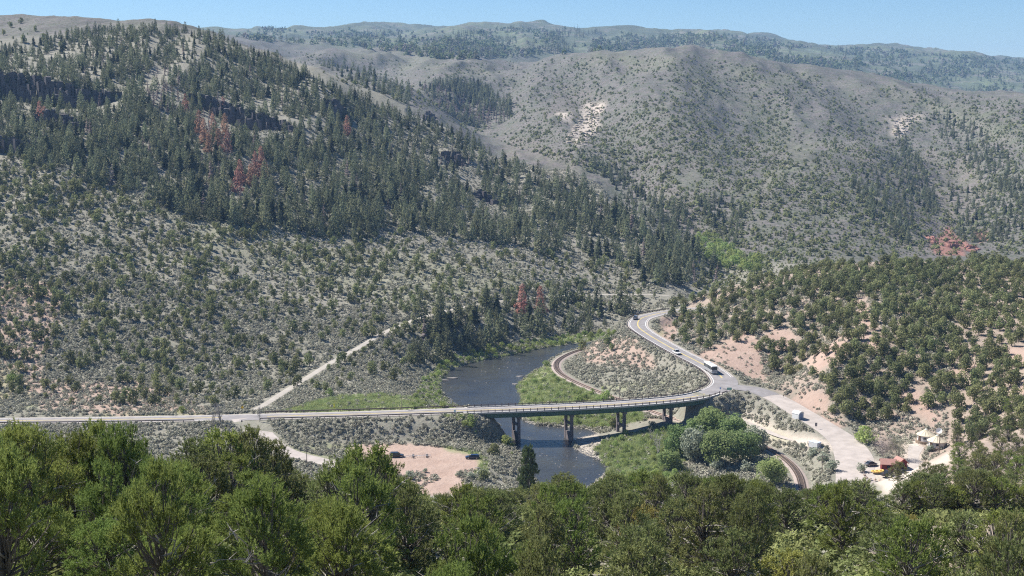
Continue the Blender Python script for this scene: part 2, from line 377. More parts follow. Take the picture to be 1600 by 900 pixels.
def mat(name, col, rough=0.8, var=0.12, scale=3.0, metal=0.0, bump=0.0, spec=0.3, coat=0.0):
    """plain procedural surface: a base colour broken up by noise"""
    if name in MATS: return MATS[name]
    m = bpy.data.materials.new(name); t, o = nodes(m); co = N(t, 'ShaderNodeTexCoord').outputs['Object']
    p = N(t, 'ShaderNodeBsdfPrincipled', i_Roughness=rough, i_Metallic=metal); p.inputs['Specular IOR Level'].default_value = spec
    p.inputs['Coat Weight'].default_value = coat
    n = noise(t, co, scale, 4)
    c = mixc(t, ramp(t, n, 0.3, 0.7), tuple(x*(1-var) for x in col), tuple(min(1, x*(1+var)) for x in col))
    t.links.new(c, p.inputs['Base Color'])
    if bump:
        b = N(t, 'ShaderNodeBump', i_Strength=bump); t.links.new(noise(t, co, scale*4, 4), b.inputs['Height']); t.links.new(b.outputs[0], p.inputs['Normal'])
    t.links.new(p.outputs[0], o.inputs[0]); MATS[name] = m; return m
def foliage(name, c1, c2, scale=1.2, trans=0.22, rnd=0.35, c3=None):
    """leaf colour: two tones mixed by noise, brightness varied per plant, some light let through"""
    m = bpy.data.materials.new(name); t, o = nodes(m); co = N(t, 'ShaderNodeTexCoord').outputs['Object']
    inf = N(t, 'ShaderNodeObjectInfo'); off = N(t, 'ShaderNodeVectorMath', operation='ADD'); t.links.new(co, off.inputs[0]); t.links.new(inf.outputs['Location'], off.inputs[1])
    n = ramp(t, noise(t, off.outputs[0], scale, 3), 0.32, 0.68); c = mixc(t, n, c1, c2)
    wn = N(t, 'ShaderNodeTexWhiteNoise', noise_dimensions='1D'); t.links.new(inf.outputs['Random'], wn.inputs['W'])
    if c3 is not None:
        c = mixc(t, ramp(t, wn.outputs['Value'], 0.55, 1.0), c, c3)
    hsv = N(t, 'ShaderNodeHueSaturation'); t.links.new(c, hsv.inputs['Color'])
    t.links.new(mth(t, 'MULTIPLY_ADD', inf.outputs['Random'], rnd, 1-rnd/2), hsv.inputs['Value'])
    t.links.new(mth(t, 'MULTIPLY_ADD', wn.outputs['Value'], 0.035, 0.4825), hsv.inputs['Hue'])
    d = N(t, 'ShaderNodeBsdfDiffuse'); tr = N(t, 'ShaderNodeBsdfTranslucent'); mx = N(t, 'ShaderNodeMixShader'); mx.inputs[0].default_value = trans
    for q in (d, tr): t.links.new(hsv.outputs[0], q.inputs['Color'])
    t.links.new(d.outputs[0], mx.inputs[1]); t.links.new(tr.outputs[0], mx.inputs[2]); t.links.new(mx.outputs[0], o.inputs[0])
    MATS[name] = m; return m
M_PINE = foliage('pinyon_needles', (0.175, 0.225, 0.065), (0.28, 0.33, 0.10), 0.9, 0.34, 0.4)
M_PINE2 = foliage('dull_pinyon_needles', (0.17, 0.20, 0.08), (0.265, 0.285, 0.12), 0.9, 0.32, 0.45)
M_YEL = foliage('yellowed_juniper', (0.34, 0.33, 0.10), (0.42, 0.40, 0.14), 0.9, 0.4, 0.2)
M_JUN = foliage('juniper_scales', (0.165, 0.185, 0.085), (0.25, 0.265, 0.125), 0.4, 0.35, 0.6)
M_FIR = foliage('fir_needles', (0.145, 0.165, 0.10), (0.22, 0.235, 0.14), 0.3, 0.42, 0.6)
M_DEAD = foliage('rust_needles', (0.36, 0.19, 0.14), (0.42, 0.26, 0.2), 0.4, 0.4, 0.4)
M_GREY = foliage('grey_dead_needles', (0.27, 0.22, 0.22), (0.36, 0.3, 0.29), 0.4, 0.3, 0.4)
M_SAGE = foliage('sage_leaves', (0.32, 0.31, 0.24), (0.43, 0.415, 0.335), 0.3, 0.2, 0.45)
M_WILLOW = foliage('willow_leaves', (0.24, 0.31, 0.10), (0.34, 0.40, 0.15), 0.5, 0.45, 0.4)
M_COTTON = foliage('cottonwood_leaves', (0.21, 0.285, 0.11), (0.32, 0.39, 0.17), 0.35, 0.45, 0.3)
M_SILVER = foliage('silvery_leaves', (0.30, 0.335, 0.25), (0.40, 0.43, 0.33), 0.5, 0.3, 0.3)
M_TWIG = foliage('bare_twigs', (0.36, 0.30, 0.28), (0.46, 0.40, 0.37), 0.6, 0.3, 0.2)
M_GRASS = foliage('grass_blades', (0.28, 0.34, 0.14), (0.39, 0.43, 0.21), 0.2, 0.4, 0.4)
M_ASPEN = foliage('aspen_leaves', (0.15, 0.20, 0.10), (0.21, 0.25, 0.13), 0.05, 0.3, 0.5, (0.27, 0.235, 0.225))
M_BARK = mat('bark', (0.13, 0.115, 0.10), 0.9, 0.35, 4, bump=0.5)
M_DEADWOOD = mat('grey_dead_wood', (0.36, 0.33, 0.30), 0.85, 0.25, 6)

def ground_material():
    m = bpy.data.materials.new('hill_ground'); t, o = nodes(m)
    geo = N(t, 'ShaderNodeNewGeometry').outputs['Position']
    A = {}
    for k in ('grass', 'pink', 'pale', 'red', 'wood', 'mount'):
        a = N(t, 'ShaderNodeAttribute', attribute_name=k); A[k] = a.outputs['Fac']
    n1 = noise(t, geo, 0.02, 5); n2 = noise(t, geo, 0.13, 5, 0.65); n3 = noise(t, geo, 0.9, 4, 0.7); n4 = noise(t, geo, 0.006, 4)
    soil = mixc(t, ramp(t, n2, 0.3, 0.7), (0.205, 0.182, 0.15), (0.27, 0.245, 0.21))
    dry = mixc(t, ramp(t, n1, 0.35, 0.65), (0.205, 0.208, 0.16), (0.255, 0.25, 0.205))
    c = mixc(t, ramp(t, n3, 0.35, 0.62), soil, dry)
    # low sage tufts too small and too far off to be built one by one
    v = N(t, 'ShaderNodeTexVoronoi', i_Scale=0.42, i_Randomness=1.0); t.links.new(geo, v.inputs['Vector'])
    tuft = mth(t, 'MULTIPLY', mth(t, 'LESS_THAN', v.outputs['Distance'], 0.33), ramp(t, n2, 0.25, 0.6))
    c = mixc(t, mth(t, 'MULTIPLY', tuft, 0.45), c, (0.11, 0.115, 0.09))
    mo = mixc(t, ramp(t, n2, 0.3, 0.7), (0.135, 0.12, 0.116), (0.198, 0.178, 0.172)); mo = mixc(t, ramp(t, noise(t, geo, 0.05, 5, 0.7), 0.42, 0.6), mo, (0.13, 0.135, 0.105)); mo = mixc(t, mth(t, 'MULTIPLY', ramp(t, noise(t, geo, 0.3, 4, 0.75), 0.46, 0.60), 0.8), mo, (0.062, 0.068, 0.052))
    c = mixc(t, A['mount'], c, mo)
    pk = mixc(t, ramp(t, n2, 0.3, 0.7), (0.33, 0.235, 0.19), (0.39, 0.295, 0.245))
    c = mixc(t, mth(t, 'MULTIPLY', A['pink'], ramp(t, mth(t, 'ADD', mth(t, 'MULTIPLY', n3, 0.5), A['pink']), 0.35, 0.85)), c, pk)
    pl = mixc(t, ramp(t, n3, 0.3, 0.7), (0.46, 0.39, 0.33), (0.60, 0.53, 0.46))
    c = mixc(t, A['pale'], c, pl)
    gr = mixc(t, ramp(t, n2, 0.3, 0.7), (0.19, 0.21, 0.10), (0.26, 0.27, 0.15))
    c = mixc(t, mth(t, 'MULTIPLY', A['grass'], ramp(t, mth(t, 'ADD', n3, A['grass']), 0.55, 1.1)), c, gr)
    rd = mixc(t, ramp(t, n3, 0.3, 0.7), (0.25, 0.125, 0.10), (0.31, 0.175, 0.14))
    c = mixc(t, A['red'], c, rd)
    # far wooded range: aspen, conifer and grey dead stands
    f1 = ramp(t, noise(t, geo, 0.0045, 6, 0.6), 0.40, 0.58); f2 = ramp(t, noise(t, geo, 0.009, 5, 0.6), 0.50, 0.60); f3 = ramp(t, noise(t, geo, 0.05, 4, 0.7), 0.35, 0.65)
    wd = mixc(t, f1, (0.095, 0.115, 0.075), (0.16, 0.19, 0.10)); wd = mixc(t, mth(t, 'MULTIPLY', f2, 0.8), wd, (0.21, 0.185, 0.17))
    wd = mixc(t, f3, tuple([0.085, 0.10, 0.07]), wd)
    c = mixc(t, A['wood'], c, wd)
    p = N(t, 'ShaderNodeBsdfPrincipled', i_Roughness=0.95); p.inputs['Specular IOR Level'].default_value = 0.15
    t.links.new(c, p.inputs['Base Color'])
    hs = mth(t, 'ADD', mth(t, 'MULTIPLY', n3, 0.5), mth(t, 'MULTIPLY', n2, 2.0))
    b = N(t, 'ShaderNodeBump', i_Strength=0.5, i_Distance=1.0); t.links.new(hs, b.inputs['Height']); t.links.new(b.outputs[0], p.inputs['Normal'])
    t.links.new(p.outputs[0], o.inputs[0]); MATS['ground'] = m; return m
M_GROUND = ground_material()

# ================================================================== mesh helpers
class MB:
    def __init__(s): s.v = []; s.f = []; s.m = []; s.n = 0
    def add(s, v, f, m=0):
        v = np.asarray(v, float).reshape(-1, 3); s.v.append(v); o = s.n; s.n += len(v)
        for q in f: s.f.append(tuple(int(i)+o for i in q)); s.m.append(m)
    def box(s, c, d, rz=0, m=0, taper=1.0):
        x, y, z = d[0]/2, d[1]/2, d[2]/2
        v = np.array([(-x, -y, -z), (x, -y, -z), (x, y, -z), (-x, y, -z), (-x*taper, -y*taper, z), (x*taper, -y*taper, z), (x*taper, y*taper, z), (-x*taper, y*taper, z)])
        cs, sn = math.cos(rz), math.sin(rz); v = np.stack([v[:, 0]*cs-v[:, 1]*sn, v[:, 0]*sn+v[:, 1]*cs, v[:, 2]], -1)+np.array(c)
        s.add(v, [(3, 2, 1, 0), (4, 5, 6, 7), (0, 1, 5, 4), (1, 2, 6, 5), (2, 3, 7, 6), (3, 0, 4, 7)], m)
    def tube(s, P, R, sides=5, m=0, cap=True):
        P = np.asarray(P, float); n = len(P); R = np.broadcast_to(np.asarray(R, float), (n,))
        T = np.gradient(P, axis=0); T /= np.linalg.norm(T, axis=1)[:, None]+1e-9
        ref = np.where(np.abs(T[:, 2:3]) > 0.9, np.array([[1., 0, 0]]), np.array([[0, 0, 1.]]))
        A = np.cross(T, ref); A /= np.linalg.norm(A, axis=1)[:, None]+1e-9; B = np.cross(T, A)
        an = np.linspace(0, 2*PI, sides, endpoint=False)
        v = P[:, None]+R[:, None, None]*(A[:, None]*np.cos(an)[None, :, None]+B[:, None]*np.sin(an)[None, :, None])
        f = []
        for i in range(n-1):
            for k in range(sides):
                k2 = (k+1) % sides; f.append((i*sides+k, i*sides+k2, (i+1)*sides+k2, (i+1)*sides+k))
        if cap: f.append(tuple(range(sides))[::-1]); f.append(tuple((n-1)*sides+k for k in range(sides)))
        s.add(v, f, m)
    def lathe(s, prof, sides=16, c=(0, 0, 0), m=0):
        an = np.linspace(0, 2*PI, sides, endpoint=False); pr = np.array(prof, float)
        v = np.stack([pr[:, None, 0]*np.cos(an)[None], pr[:, None, 0]*np.sin(an)[None], np.repeat(pr[:, None, 1], sides, 1)], -1)+np.array(c)
        f = []
        for i in range(len(pr)-1):
            for k in range(sides):
                k2 = (k+1) % sides; f.append((i*sides+k, i*sides+k2, (i+1)*sides+k2, (i+1)*sides+k))
        s.add(v, f, m)
    def tris(s, T, m=0):                       # (n,3,3)
        T = np.asarray(T); n = len(T); k = T.shape[1]; s.v.append(T.reshape(-1, 3)); o = s.n; s.n += n*k
        s.f += (np.arange(n*k).reshape(n, k)+o).tolist(); s.m += [m]*n
    def mesh(s, name, mats, smooth=False):
        me = bpy.data.meshes.new(name); me.from_pydata(np.concatenate(s.v).tolist(), [], s.f)
        for q in mats: me.materials.append(q)
        if len(mats) > 1: me.polygons.foreach_set('material_index', np.array(s.m, np.int32))
        if smooth: me.shade_smooth()
        me.update(); return me
    def build(s, name, mats, parent=None, smooth=False):
        return link(name, s.mesh(name, mats if isinstance(mats, (list, tuple)) else [mats], smooth), parent)
def link(name, data, parent=None):
    o = bpy.data.objects.new(name, data); C.objects.link(o)
    if parent is not None: o.parent = parent
    return o
def tag(o, label=None, cat=None, group=None, kind=None):
    if label: o['label'] = label
    if cat: o['category'] = cat
    if group: o['group'] = group
    if kind: o['kind'] = kind
    return o
def thing(name, label, cat, loc=(0, 0, 0), rz=0.0, group=None):
    o = bpy.data.objects.new(name, None); C.objects.link(o); o.empty_display_size = 0.5
    o.location = loc; o.rotation_euler = (0, 0, rz); return tag(o, label, cat, group)

# ================================================================== plant meshes
def rdir(n, r, up=0.0):
    d = r.normal(size=(n, 3)); d[:, 2] += up; return d/np.linalg.norm(d, axis=1)[:, None]
def leafquads(c, nrm, size, r, asp=1.0):
    """one quad per centre, facing roughly along nrm"""
    n = len(c); a = np.cross(nrm, r.normal(size=(n, 3))); a /= np.linalg.norm(a, axis=1)[:, None]+1e-9; b = np.cross(nrm, a)
    sz = (np.asarray(size)*np.ones(n))[:, None]; a = a*sz*asp; b = b*sz
    k = r.uniform(0.5, 1.0, (n, 4, 1))
    return np.stack([c-a*k[:, 0], c-b*k[:, 1], c+a*k[:, 2], c+b*k[:, 3]], 1)
def needle_tufts(c, axis, ln, wd, blades, r):
    """bursts of narrow triangles round each centre"""
    n = len(c); ax = np.repeat(axis, blades, 0); cc = np.repeat(c, blades, 0)
    d = ax*1.0 + r.normal(size=ax.shape)*0.5; d /= np.linalg.norm(d, axis=1)[:, None]
    L = r.uniform(0.7, 1.2, (len(cc), 1))*ln; s = np.cross(d, r.normal(size=d.shape)); s /= np.linalg.norm(s, axis=1)[:, None]+1e-9
    w_ = wd*r.uniform(0.7, 1.3, (len(cc), 1)); b = cc-d*L*0.15
    return np.stack([b+d*L*0.45-s*w_, b, b+d*L*0.45+s*w_, b+d*L], 1)
def clumps_dome(n, H, W, base, r, flat=0.0):
    """clump centres in an irregular rounded crown, denser to the outside"""
    out = []
    ph = r.uniform(0, 6.28, 4)
    while len(out) < n:
        t = r.uniform(0, 1); a = r.uniform(0, 2*PI)
        prof = math.sin(PI*(0.18+0.76*t))**0.75*(1-0.22*t)
        lob = 1+0.22*math.sin(2*a+ph[0])+0.14*math.sin(3*a+ph[1]+4*t)+0.1*math.sin(5*a+ph[2])
        rad = prof*lob*W/2*math.sqrt(r.uniform(0.15, 1))
        p = np.array([rad*math.cos(a), rad*math.sin(a), base+t*(H-base)])
        if all(np.linalg.norm((p-q)*[1, 1, 1.2]) > 0.085*W for q in out) or r.uniform() < 0.03: out.append(p)
    return np.array(out)
def pinyon(seed, H=6.0, W=5.0, nc=60, tufts=26, blades=6, base=0.9, tl=0.30, tw=0.035, stems=1):
    r = np.random.default_rng(seed); C_ = clumps_dome(nc, H, W, base, r); T = MB(); K = MB()
    lean = r.normal(size=2)*0.25
    for s in range(stems):
        o = r.normal(size=2)*0.35*(stems > 1)
        tp = np.array([[o[0]*k+lean[0]*k*k+0.12*math.sin(3*k+s), o[1]*k+lean[1]*k*k+0.12*math.cos(4*k+s), k*H*0.86-0.5*(k == 0)] for k in np.linspace(0, 1, 7)])
        T.tube(tp, np.linspace(0.19, 0.035, 7)*H/6, 6)
    for c in C_:
        z0 = max(0.5, c[2]*r.uniform(0.45, 0.75)); k = z0/(H*0.86); b = np.array([lean[0]*k*k, lean[1]*k*k, z0])
        mid = (b+c)/2+np.array([0, 0, -0.10*np.linalg.norm(c-b)])+r.normal(size=3)*0.09
        T.tube([b, mid, c], [0.055, 0.038, 0.015], 4, cap=False)
        for q in range(3):
            e = c+rdir(1, r, 0.4)[0]*0.5; T.tube([mid*0.35+c*0.65, e], [0.018, 0.006], 3, cap=False)
    for _ in range(9):            # dead grey limbs poking out of the crown
        a = r.uniform(0, 6.28); z0 = H*r.uniform(0.15, 0.6); L = W*r.uniform(0.38, 0.56); e = np.array([math.cos(a)*L, math.sin(a)*L, z0+H*r.uniform(0.05, 0.28)]); b = np.array([0, 0, z0])
        T.tube([b, (b+e)/2+r.normal(size=3)*0.15, e], [0.05, 0.032, 0.008], 4, 1, cap=False)
        for q in range(3): c = b+(e-b)*r.uniform(0.55, 0.95); T.tube([c, c+rdir(1, r, 0.2)[0]*0.5], [0.02, 0.005], 3, 1, cap=False)
    ctr = np.array([0, 0, H*0.4])
    for c in C_:
        n = int(tufts*r.uniform(0.6, 1.4)); R = r.uniform(0.24, 0.44)*W/5
        d = rdir(n, r, 0.5); p = c+d*R*r.uniform(0.3, 1.0, (n, 1))*np.array([1.2, 1.2, 0.7])
        out = (c-ctr)/np.linalg.norm(c-ctr); ax = d*0.45+out*0.45+np.array([0, 0, 0.4]); ax /= np.linalg.norm(ax, axis=1)[:, None]; sl_ = r.uniform(0.15, 0.4, (n, 1))
        for q in (0.0, 0.5, 1.0): K.tris(needle_tufts(p+ax*sl_*q, ax, tl, tw, blades, r))
    return T, K
def bushcrown(r, H, W, nl, size, base=0.1, lobes=7, jit=0.55, K=None, m=0, asp=1.0):
    """crown of small leaf faces on several overlapping lobes"""
    K = K or MB(); Ls = []
    for i in range(lobes):
        a = r.uniform(0, 2*PI); q = r.uniform(0.0, 0.62)**0.7; t = r.uniform(0.2, 0.78); sh = 0.55 if lobes > 20 else 1.0
        Ls.append((np.array([q*W/2*math.cos(a), q*W/2*math.sin(a), base+(H-base)*t]), W*r.uniform(0.2, 0.33)*sh, (H-base)*r.uniform(0.2, 0.32)*sh))
    Ls.append((np.array([0, 0, base+(H-base)*0.6]), W*0.3, (H-base)*0.4))
    per = nl//len(Ls)
    for c, rx, rz in Ls:
        d = rdir(per, r, 0.25); p = c+d*np.array([rx, rx, rz])*r.uniform(0.72, 1.06, (per, 1))
        nn = d+r.normal(size=d.shape)*jit; nn /= np.linalg.norm(nn, axis=1)[:, None]
        K.tris(leafquads(p, nn, size*r.uniform(0.6, 1.25, per), r, asp), m)
    return K
def small_tree(seed, H, W, nl, size, base, lobes=7, mats=None, trunk=0.16, asp=1.0, jit=0.6):
    r = np.random.default_rng(seed); K = bushcrown(r, H, W, nl, size, base, lobes, jit, asp=asp)
    K.tube([(0, 0, -0.6), (0.06, 0.03, H*0.35), (0, 0, H*0.7)], [trunk, trunk*0.7, 0.02], 5, 1)
    return K.mesh('tree_mesh', mats)
def fir_mesh(seed, H, W, mats, whorls=15, br=9, gap=0.0):
    r = np.random.default_rng(seed); K = MB(); Q = []
    for i in range(whorls):
        t = (i+0.3)/whorls; z = H*(0.10+0.90*t); L = W/2*(1-t)**0.62*r.uniform(0.75, 1.2)+0.14
        for k in range(br):
            if r.uniform() < gap: continue
            a = 2*PI*(k+r.uniform(-0.4, 0.4))/br+i*1.3; l = L*r.uniform(0.65, 1.2); d = np.array([math.cos(a), math.sin(a), 0]); s = np.array([-d[1], d[0], 0])
            zz = z+r.uniform(-0.3, 0.3)*H/whorls; dr = l*r.uniform(0.15, 0.5)
            b = np.array([0, 0, zz+0.15]); wv = l*r.uniform(0.28, 0.42)
            e = b+d*l-np.array([0, 0, dr]); mid = b+d*l*0.6-np.array([0, 0, dr*0.45])
            Q.append([b, mid-s*wv-np.array([0, 0, 0.12*l]), e, mid+np.array([0, 0, 0.10*l])]); Q.append([b, mid+np.array([0, 0, 0.10*l]), e, mid+s*wv-np.array([0, 0, 0.12*l])])
    K.tris(np.array(Q)); K.tube([(0, 0, -1), (0, 0, H*0.5), (0, 0, H)], [0.22*H/14, 0.14*H/14, 0.02], 5, 1)
    return K.mesh('fir_mesh', mats)
def shag_mesh(seed, H, W, n, mats):
    r = np.random.default_rng(seed); t = r.uniform(0, 1, n)**1.25; a = r.uniform(0, 2*PI, n); ph = r.uniform(0, 6.28, 3)
    lob = 1+0.25*np.sin(2*a+ph[0]+5*t)+0.2*np.sin(3*a+ph[1]-9*t)+0.15*np.sin(17*t+ph[2]); rad = W/2*(1-t)**0.5*lob*r.uniform(0.6, 1.05, n)+0.08
    lean = r.normal(size=2)*0.25; p = np.stack([rad*np.cos(a)+lean[0]*t, rad*np.sin(a)+lean[1]*t, H*(0.07+0.93*t)-rad*0.18], -1)
    nn = np.stack([np.cos(a), np.sin(a), np.full(n, 0.45)], -1)+r.normal(size=(n, 3))*0.45; nn /= np.linalg.norm(nn, axis=1)[:, None]
    K = MB(); K.tris(leafquads(p, nn, H*0.05*r.uniform(0.6, 1.25, n)*(1.15-0.6*t), r)); K.tube([(0, 0, -1), (0, 0, H*0.5), (lean[0], lean[1], H*0.98)], [0.22*H/14, 0.14*H/14, 0.02], 5, 1)
    return K.mesh('fir_mesh', mats)
def tuft_mesh(seed, H, W, n, size, mats, asp=1.0, jit=0.7):
    r = np.random.default_rng(seed); K = MB(); d = rdir(n, r, 0.5); d[:, 2] = np.abs(d[:, 2])
    p = d*np.array([W/2, W/2, H])*r.uniform(0.55, 1.05, (n, 1)); nn = d+r.normal(size=d.shape)*jit; nn /= np.linalg.norm(nn, axis=1)[:, None]
    K.tris(leafquads(p, nn, size*r.uniform(0.6, 1.3, n), r, asp)); return K.mesh('shrub_mesh', mats)
def blade_mesh(seed, H, W, n, mats):
    r = np.random.default_rng(seed); b = np.c_[r.uniform(-W/2, W/2, (n, 2)), np.zeros(n)]; d = rdir(n, r, 2.2); L = H*r.uniform(0.6, 1.2, (n, 1))
    s = np.cross(d, r.normal(size=d.shape)); s /= np.linalg.norm(s, axis=1)[:, None]; wv = H*0.09
    K = MB(); K.tris(np.stack([b-s*wv, b+s*wv, b+d*L], 1)); return K.mesh('grass_mesh', mats)
def rock_mesh(seed, mats, sub=1):
    r = np.random.default_rng(seed); bm = bmesh.new(); bmesh.ops.create_icosphere(bm, subdivisions=sub, radius=0.5)
    for v in bm.verts: v.co = Vector((v.co.x*1.2, v.co.y, v.co.z*0.72))*r.uniform(0.72, 1.2)
    me = bpy.data.meshes.new('rock_mesh'); bm.to_mesh(me); bm.free()
    for q in mats: me.materials.append(q)
    return me

# ================================================================== scattering
def stuff(name, meshes, P, scl, label, cat=None):
    """ONE object: points that a node group turns into plants of several meshes"""
    n = len(P); me = bpy.data.meshes.new(name); me.from_pydata(np.asarray(P).tolist(), [], [])
    k = RNG.integers(0, len(meshes), n)
    for nm, typ, val in (('scl', 'FLOAT', np.asarray(scl, np.float32)*np.ones(n, np.float32)), ('rz', 'FLOAT', RNG.uniform(0, 6.28, n).astype(np.float32)), ('pick', 'INT', k.astype(np.int32))):
        a = me.attributes.new(nm, typ, 'POINT'); a.data.foreach_set('value', val)
    for q in meshes[0].materials: me.materials.append(q)
    o = link(name, me); tag(o, label, None, None, 'stuff')
    g = bpy.data.node_groups.new(name+'_nodes', 'GeometryNodeTree')
    g.interface.new_socket('Geometry', in_out='INPUT', socket_type='NodeSocketGeometry'); g.interface.new_socket('Geometry', in_out='OUTPUT', socket_type='NodeSocketGeometry')
    gi = g.nodes.new('NodeGroupInput'); go = g.nodes.new('NodeGroupOutput'); jn = g.nodes.new('GeometryNodeJoinGeometry')
    def attr(nm, typ):
        a = g.nodes.new('GeometryNodeInputNamedAttribute'); a.data_type = typ; a.inputs[0].default_value = nm; return a.outputs[0]
    cx = g.nodes.new('ShaderNodeCombineXYZ'); g.links.new(attr('rz', 'FLOAT'), cx.inputs[2])
    pk = attr('pick', 'INT'); sc = attr('scl', 'FLOAT')
    for i, msh in enumerate(meshes):
        src = bpy.data.objects.new(name+'_source', msh)
        oi = g.nodes.new('GeometryNodeObjectInfo'); oi.inputs[0].default_value = src; oi.inputs['As Instance'].default_value = True
        cp = g.nodes.new('FunctionNodeCompare'); cp.data_type = 'INT'; cp.operation = 'EQUAL'
        ia, ib = [s for s in cp.inputs if s.type == 'INT'][:2]; g.links.new(pk, ia); ib.default_value = i
        ip = g.nodes.new('GeometryNodeInstanceOnPoints')
        g.links.new(gi.outputs[0], ip.inputs['Points']); g.links.new(cp.outputs[0], ip.inputs['Selection']); g.links.new(oi.outputs['Geometry'], ip.inputs['Instance'])
        g.links.new(cx.outputs[0], ip.inputs['Rotation']); g.links.new(sc, ip.inputs['Scale']); g.links.new(ip.outputs[0], jn.inputs[0])
    g.links.new(jn.outputs[0], go.inputs[0])
    md = o.modifiers.new('scatter', 'NODES'); md.node_group = g; return o
def poly_in(px, py, P):
    return inside(px, py, np.array(P, float))
def avoid(x, y, extra=0.0):
    """True where nothing may grow: roads, tracks, rails, lots, water"""
    bad = inside(x, y, RIVC)
    for P in (ROAD, SIDE_L, SIDE_R, RAIL, TRAIL, TRACK_R, TRACK_Y):
        k = near_mask(x, y, P, 12)
        if k.any():
            d, i = seg_dist(x[k], y[k], P); wd = np.interp(i, np.arange(len(P)), P[:, 3])/2; b = bad[k]; b |= d < wd+0.8+extra; bad[k] = b
    for P in (LOT, YARD):
        bad |= inside(x, y, P)
    return bad
def pick_img(polys, spacing, n_try, ymin=380, dens=None, rng=None, ymax=1e9, scale_by=None):
    """terrain points whose picture positions fill the polygons, kept apart by a spacing in picture pixels"""
    rng = rng or RNG; A = np.vstack([np.array(p, float) for p in polys]); x0, y0 = A.min(0); x1, y1 = A.max(0)
    px = rng.uniform(x0, x1, n_try); py = rng.uniform(y0, y1, n_try); k = np.zeros(n_try, bool)
    for p in polys: k |= poly_in(px, py, p)
    if dens is not None: k &= rng.uniform(0, 1, n_try) < dens(px, py)
    px, py = px[k], py[k]; cell = {}; keep = []
    for i in range(len(px)):
        s = spacing if not callable(spacing) else spacing(px[i], py[i]); g = (int(px[i]//8), int(py[i]//8)); ok = True; rr = int(s//8)+1
        for a in range(g[0]-rr, g[0]+rr+1):
            for b in range(g[1]-rr, g[1]+rr+1):
                for j in cell.get((a, b), ()):
                    if (px[j]-px[i])**2+((py[j]-py[i])*1.35)**2 < s*s: ok = False; break
                if not ok: break
            if not ok: break
        if ok: cell.setdefault(g, []).append(i); keep.append(i)
    P = hit(px[keep], py[keep], ymin, ymax); ok = ~np.isnan(P[:, 0])
    P = P[ok]; P[:, 2] = ground(P[:, 0], P[:, 1]); ip = np.stack([px[keep], py[keep]], -1)[ok]
    b = avoid(P[:, 0], P[:, 1]); return P[~b], ip[~b]

# ================================================================== the ground itself
GPX, GPY = proj(GX, GY, ZZ)
wob = lambda s, a: (fbm(GPX/s, GPY/s*1.6, 4, 71)*a*3.2, fbm(GPX/s, GPY/s*1.6, 4, 81)*a*3.2)
def mask(polys, wobble=10, ymin=380, ymax=1e9, soft=0):
    dx, dy = wob(14+wobble, wobble); px = (GPX+dx).ravel(); py = (GPY+dy*0.6).ravel(); r = np.zeros(px.shape, bool)
    for p in polys:
        p = np.array(p, float); k = (px > p[:, 0].min()) & (px < p[:, 0].max()) & (py > p[:, 1].min()) & (py < p[:, 1].max())
        if k.any(): q = r[k]; q |= inside(px[k], py[k], p); r[k] = q
    r = r.reshape(GX.shape) & (GY > ymin) & (GY < ymax); r = r.astype(np.float32)
    for _ in range(soft+1):
        r[1:-1] = (r[:-2]+2*r[1:-1]+r[2:])/4; r[:, 1:-1] = (r[:, :-2]+2*r[:, 1:-1]+r[:, 2:])/4
    return r
P_MEADOW = [(808, 600), (860, 566), (872, 590), (905, 606), (960, 627), (1000, 640), (1010, 655), (960, 668), (925, 668), (885, 663), (835, 660), (812, 645)]
P_NEARMEAD = [(930, 700), (960, 680), (1010, 668), (1060, 665), (1075, 700), (1060, 760), (960, 760), (945, 725)]
P_STRIP = [(640, 640), (655, 600), (690, 566), (760, 545), (850, 529), (960, 518), (960, 527), (850, 543), (760, 563), (705, 576), (686, 600), (690, 620), (735, 650), (720, 655)]
grass = np.maximum.reduce([mask([P_MEADOW, P_NEARMEAD, P_STRIP, [(440, 643), (520, 619), (600, 615), (662, 624), (668, 641), (560, 646)], [(690, 697), (735, 703), (764, 722), (752, 750), (742, 748), (752, 724), (730, 712), (690, 703)]], 9, soft=1),
    0.6*mask([[(150, 647), (240, 641), (330, 644), (330, 652), (150, 655)], [(430, 700), (520, 690), (560, 700), (560, 730), (500, 722)], [(930, 598), (1060, 592), (1080, 610), (960, 618)], [(-50, 560), (40, 580), (60, 640), (-50, 650)], [(1010, 500), (1025, 500), (1050, 545), (1090, 560), (1085, 568), (1030, 530)], [(1160, 660), (1230, 676), (1260, 700), (1200, 690)]], 9, soft=2),
    0.3*mask([[(1060, 85), (1100, 90), (1150, 140), (1230, 190), (1300, 260), (1280, 270), (1180, 215), (1100, 150)], [(1120, 100), (1300, 118), (1420, 140), (1300, 140), (1180, 130)], [(1100, 370), (1190, 400), (1200, 430), (1120, 430)], [(880, 88), (1060, 85), (1040, 110), (900, 110)], [(1330, 125), (1450, 140), (1600, 190), (1600, 240), (1480, 190)],
                [(500, 60), (700, 95), (800, 120), (700, 125), (560, 95)], [(1120, 310), (1290, 225), (1330, 225), (1160, 320)]], 25, 900, soft=3),
    0.4*mask([[(60, 250), (200, 330), (420, 420), (600, 470), (900, 455), (800, 420), (500, 380), (300, 330)]], 30, 480, 1000, soft=3)])
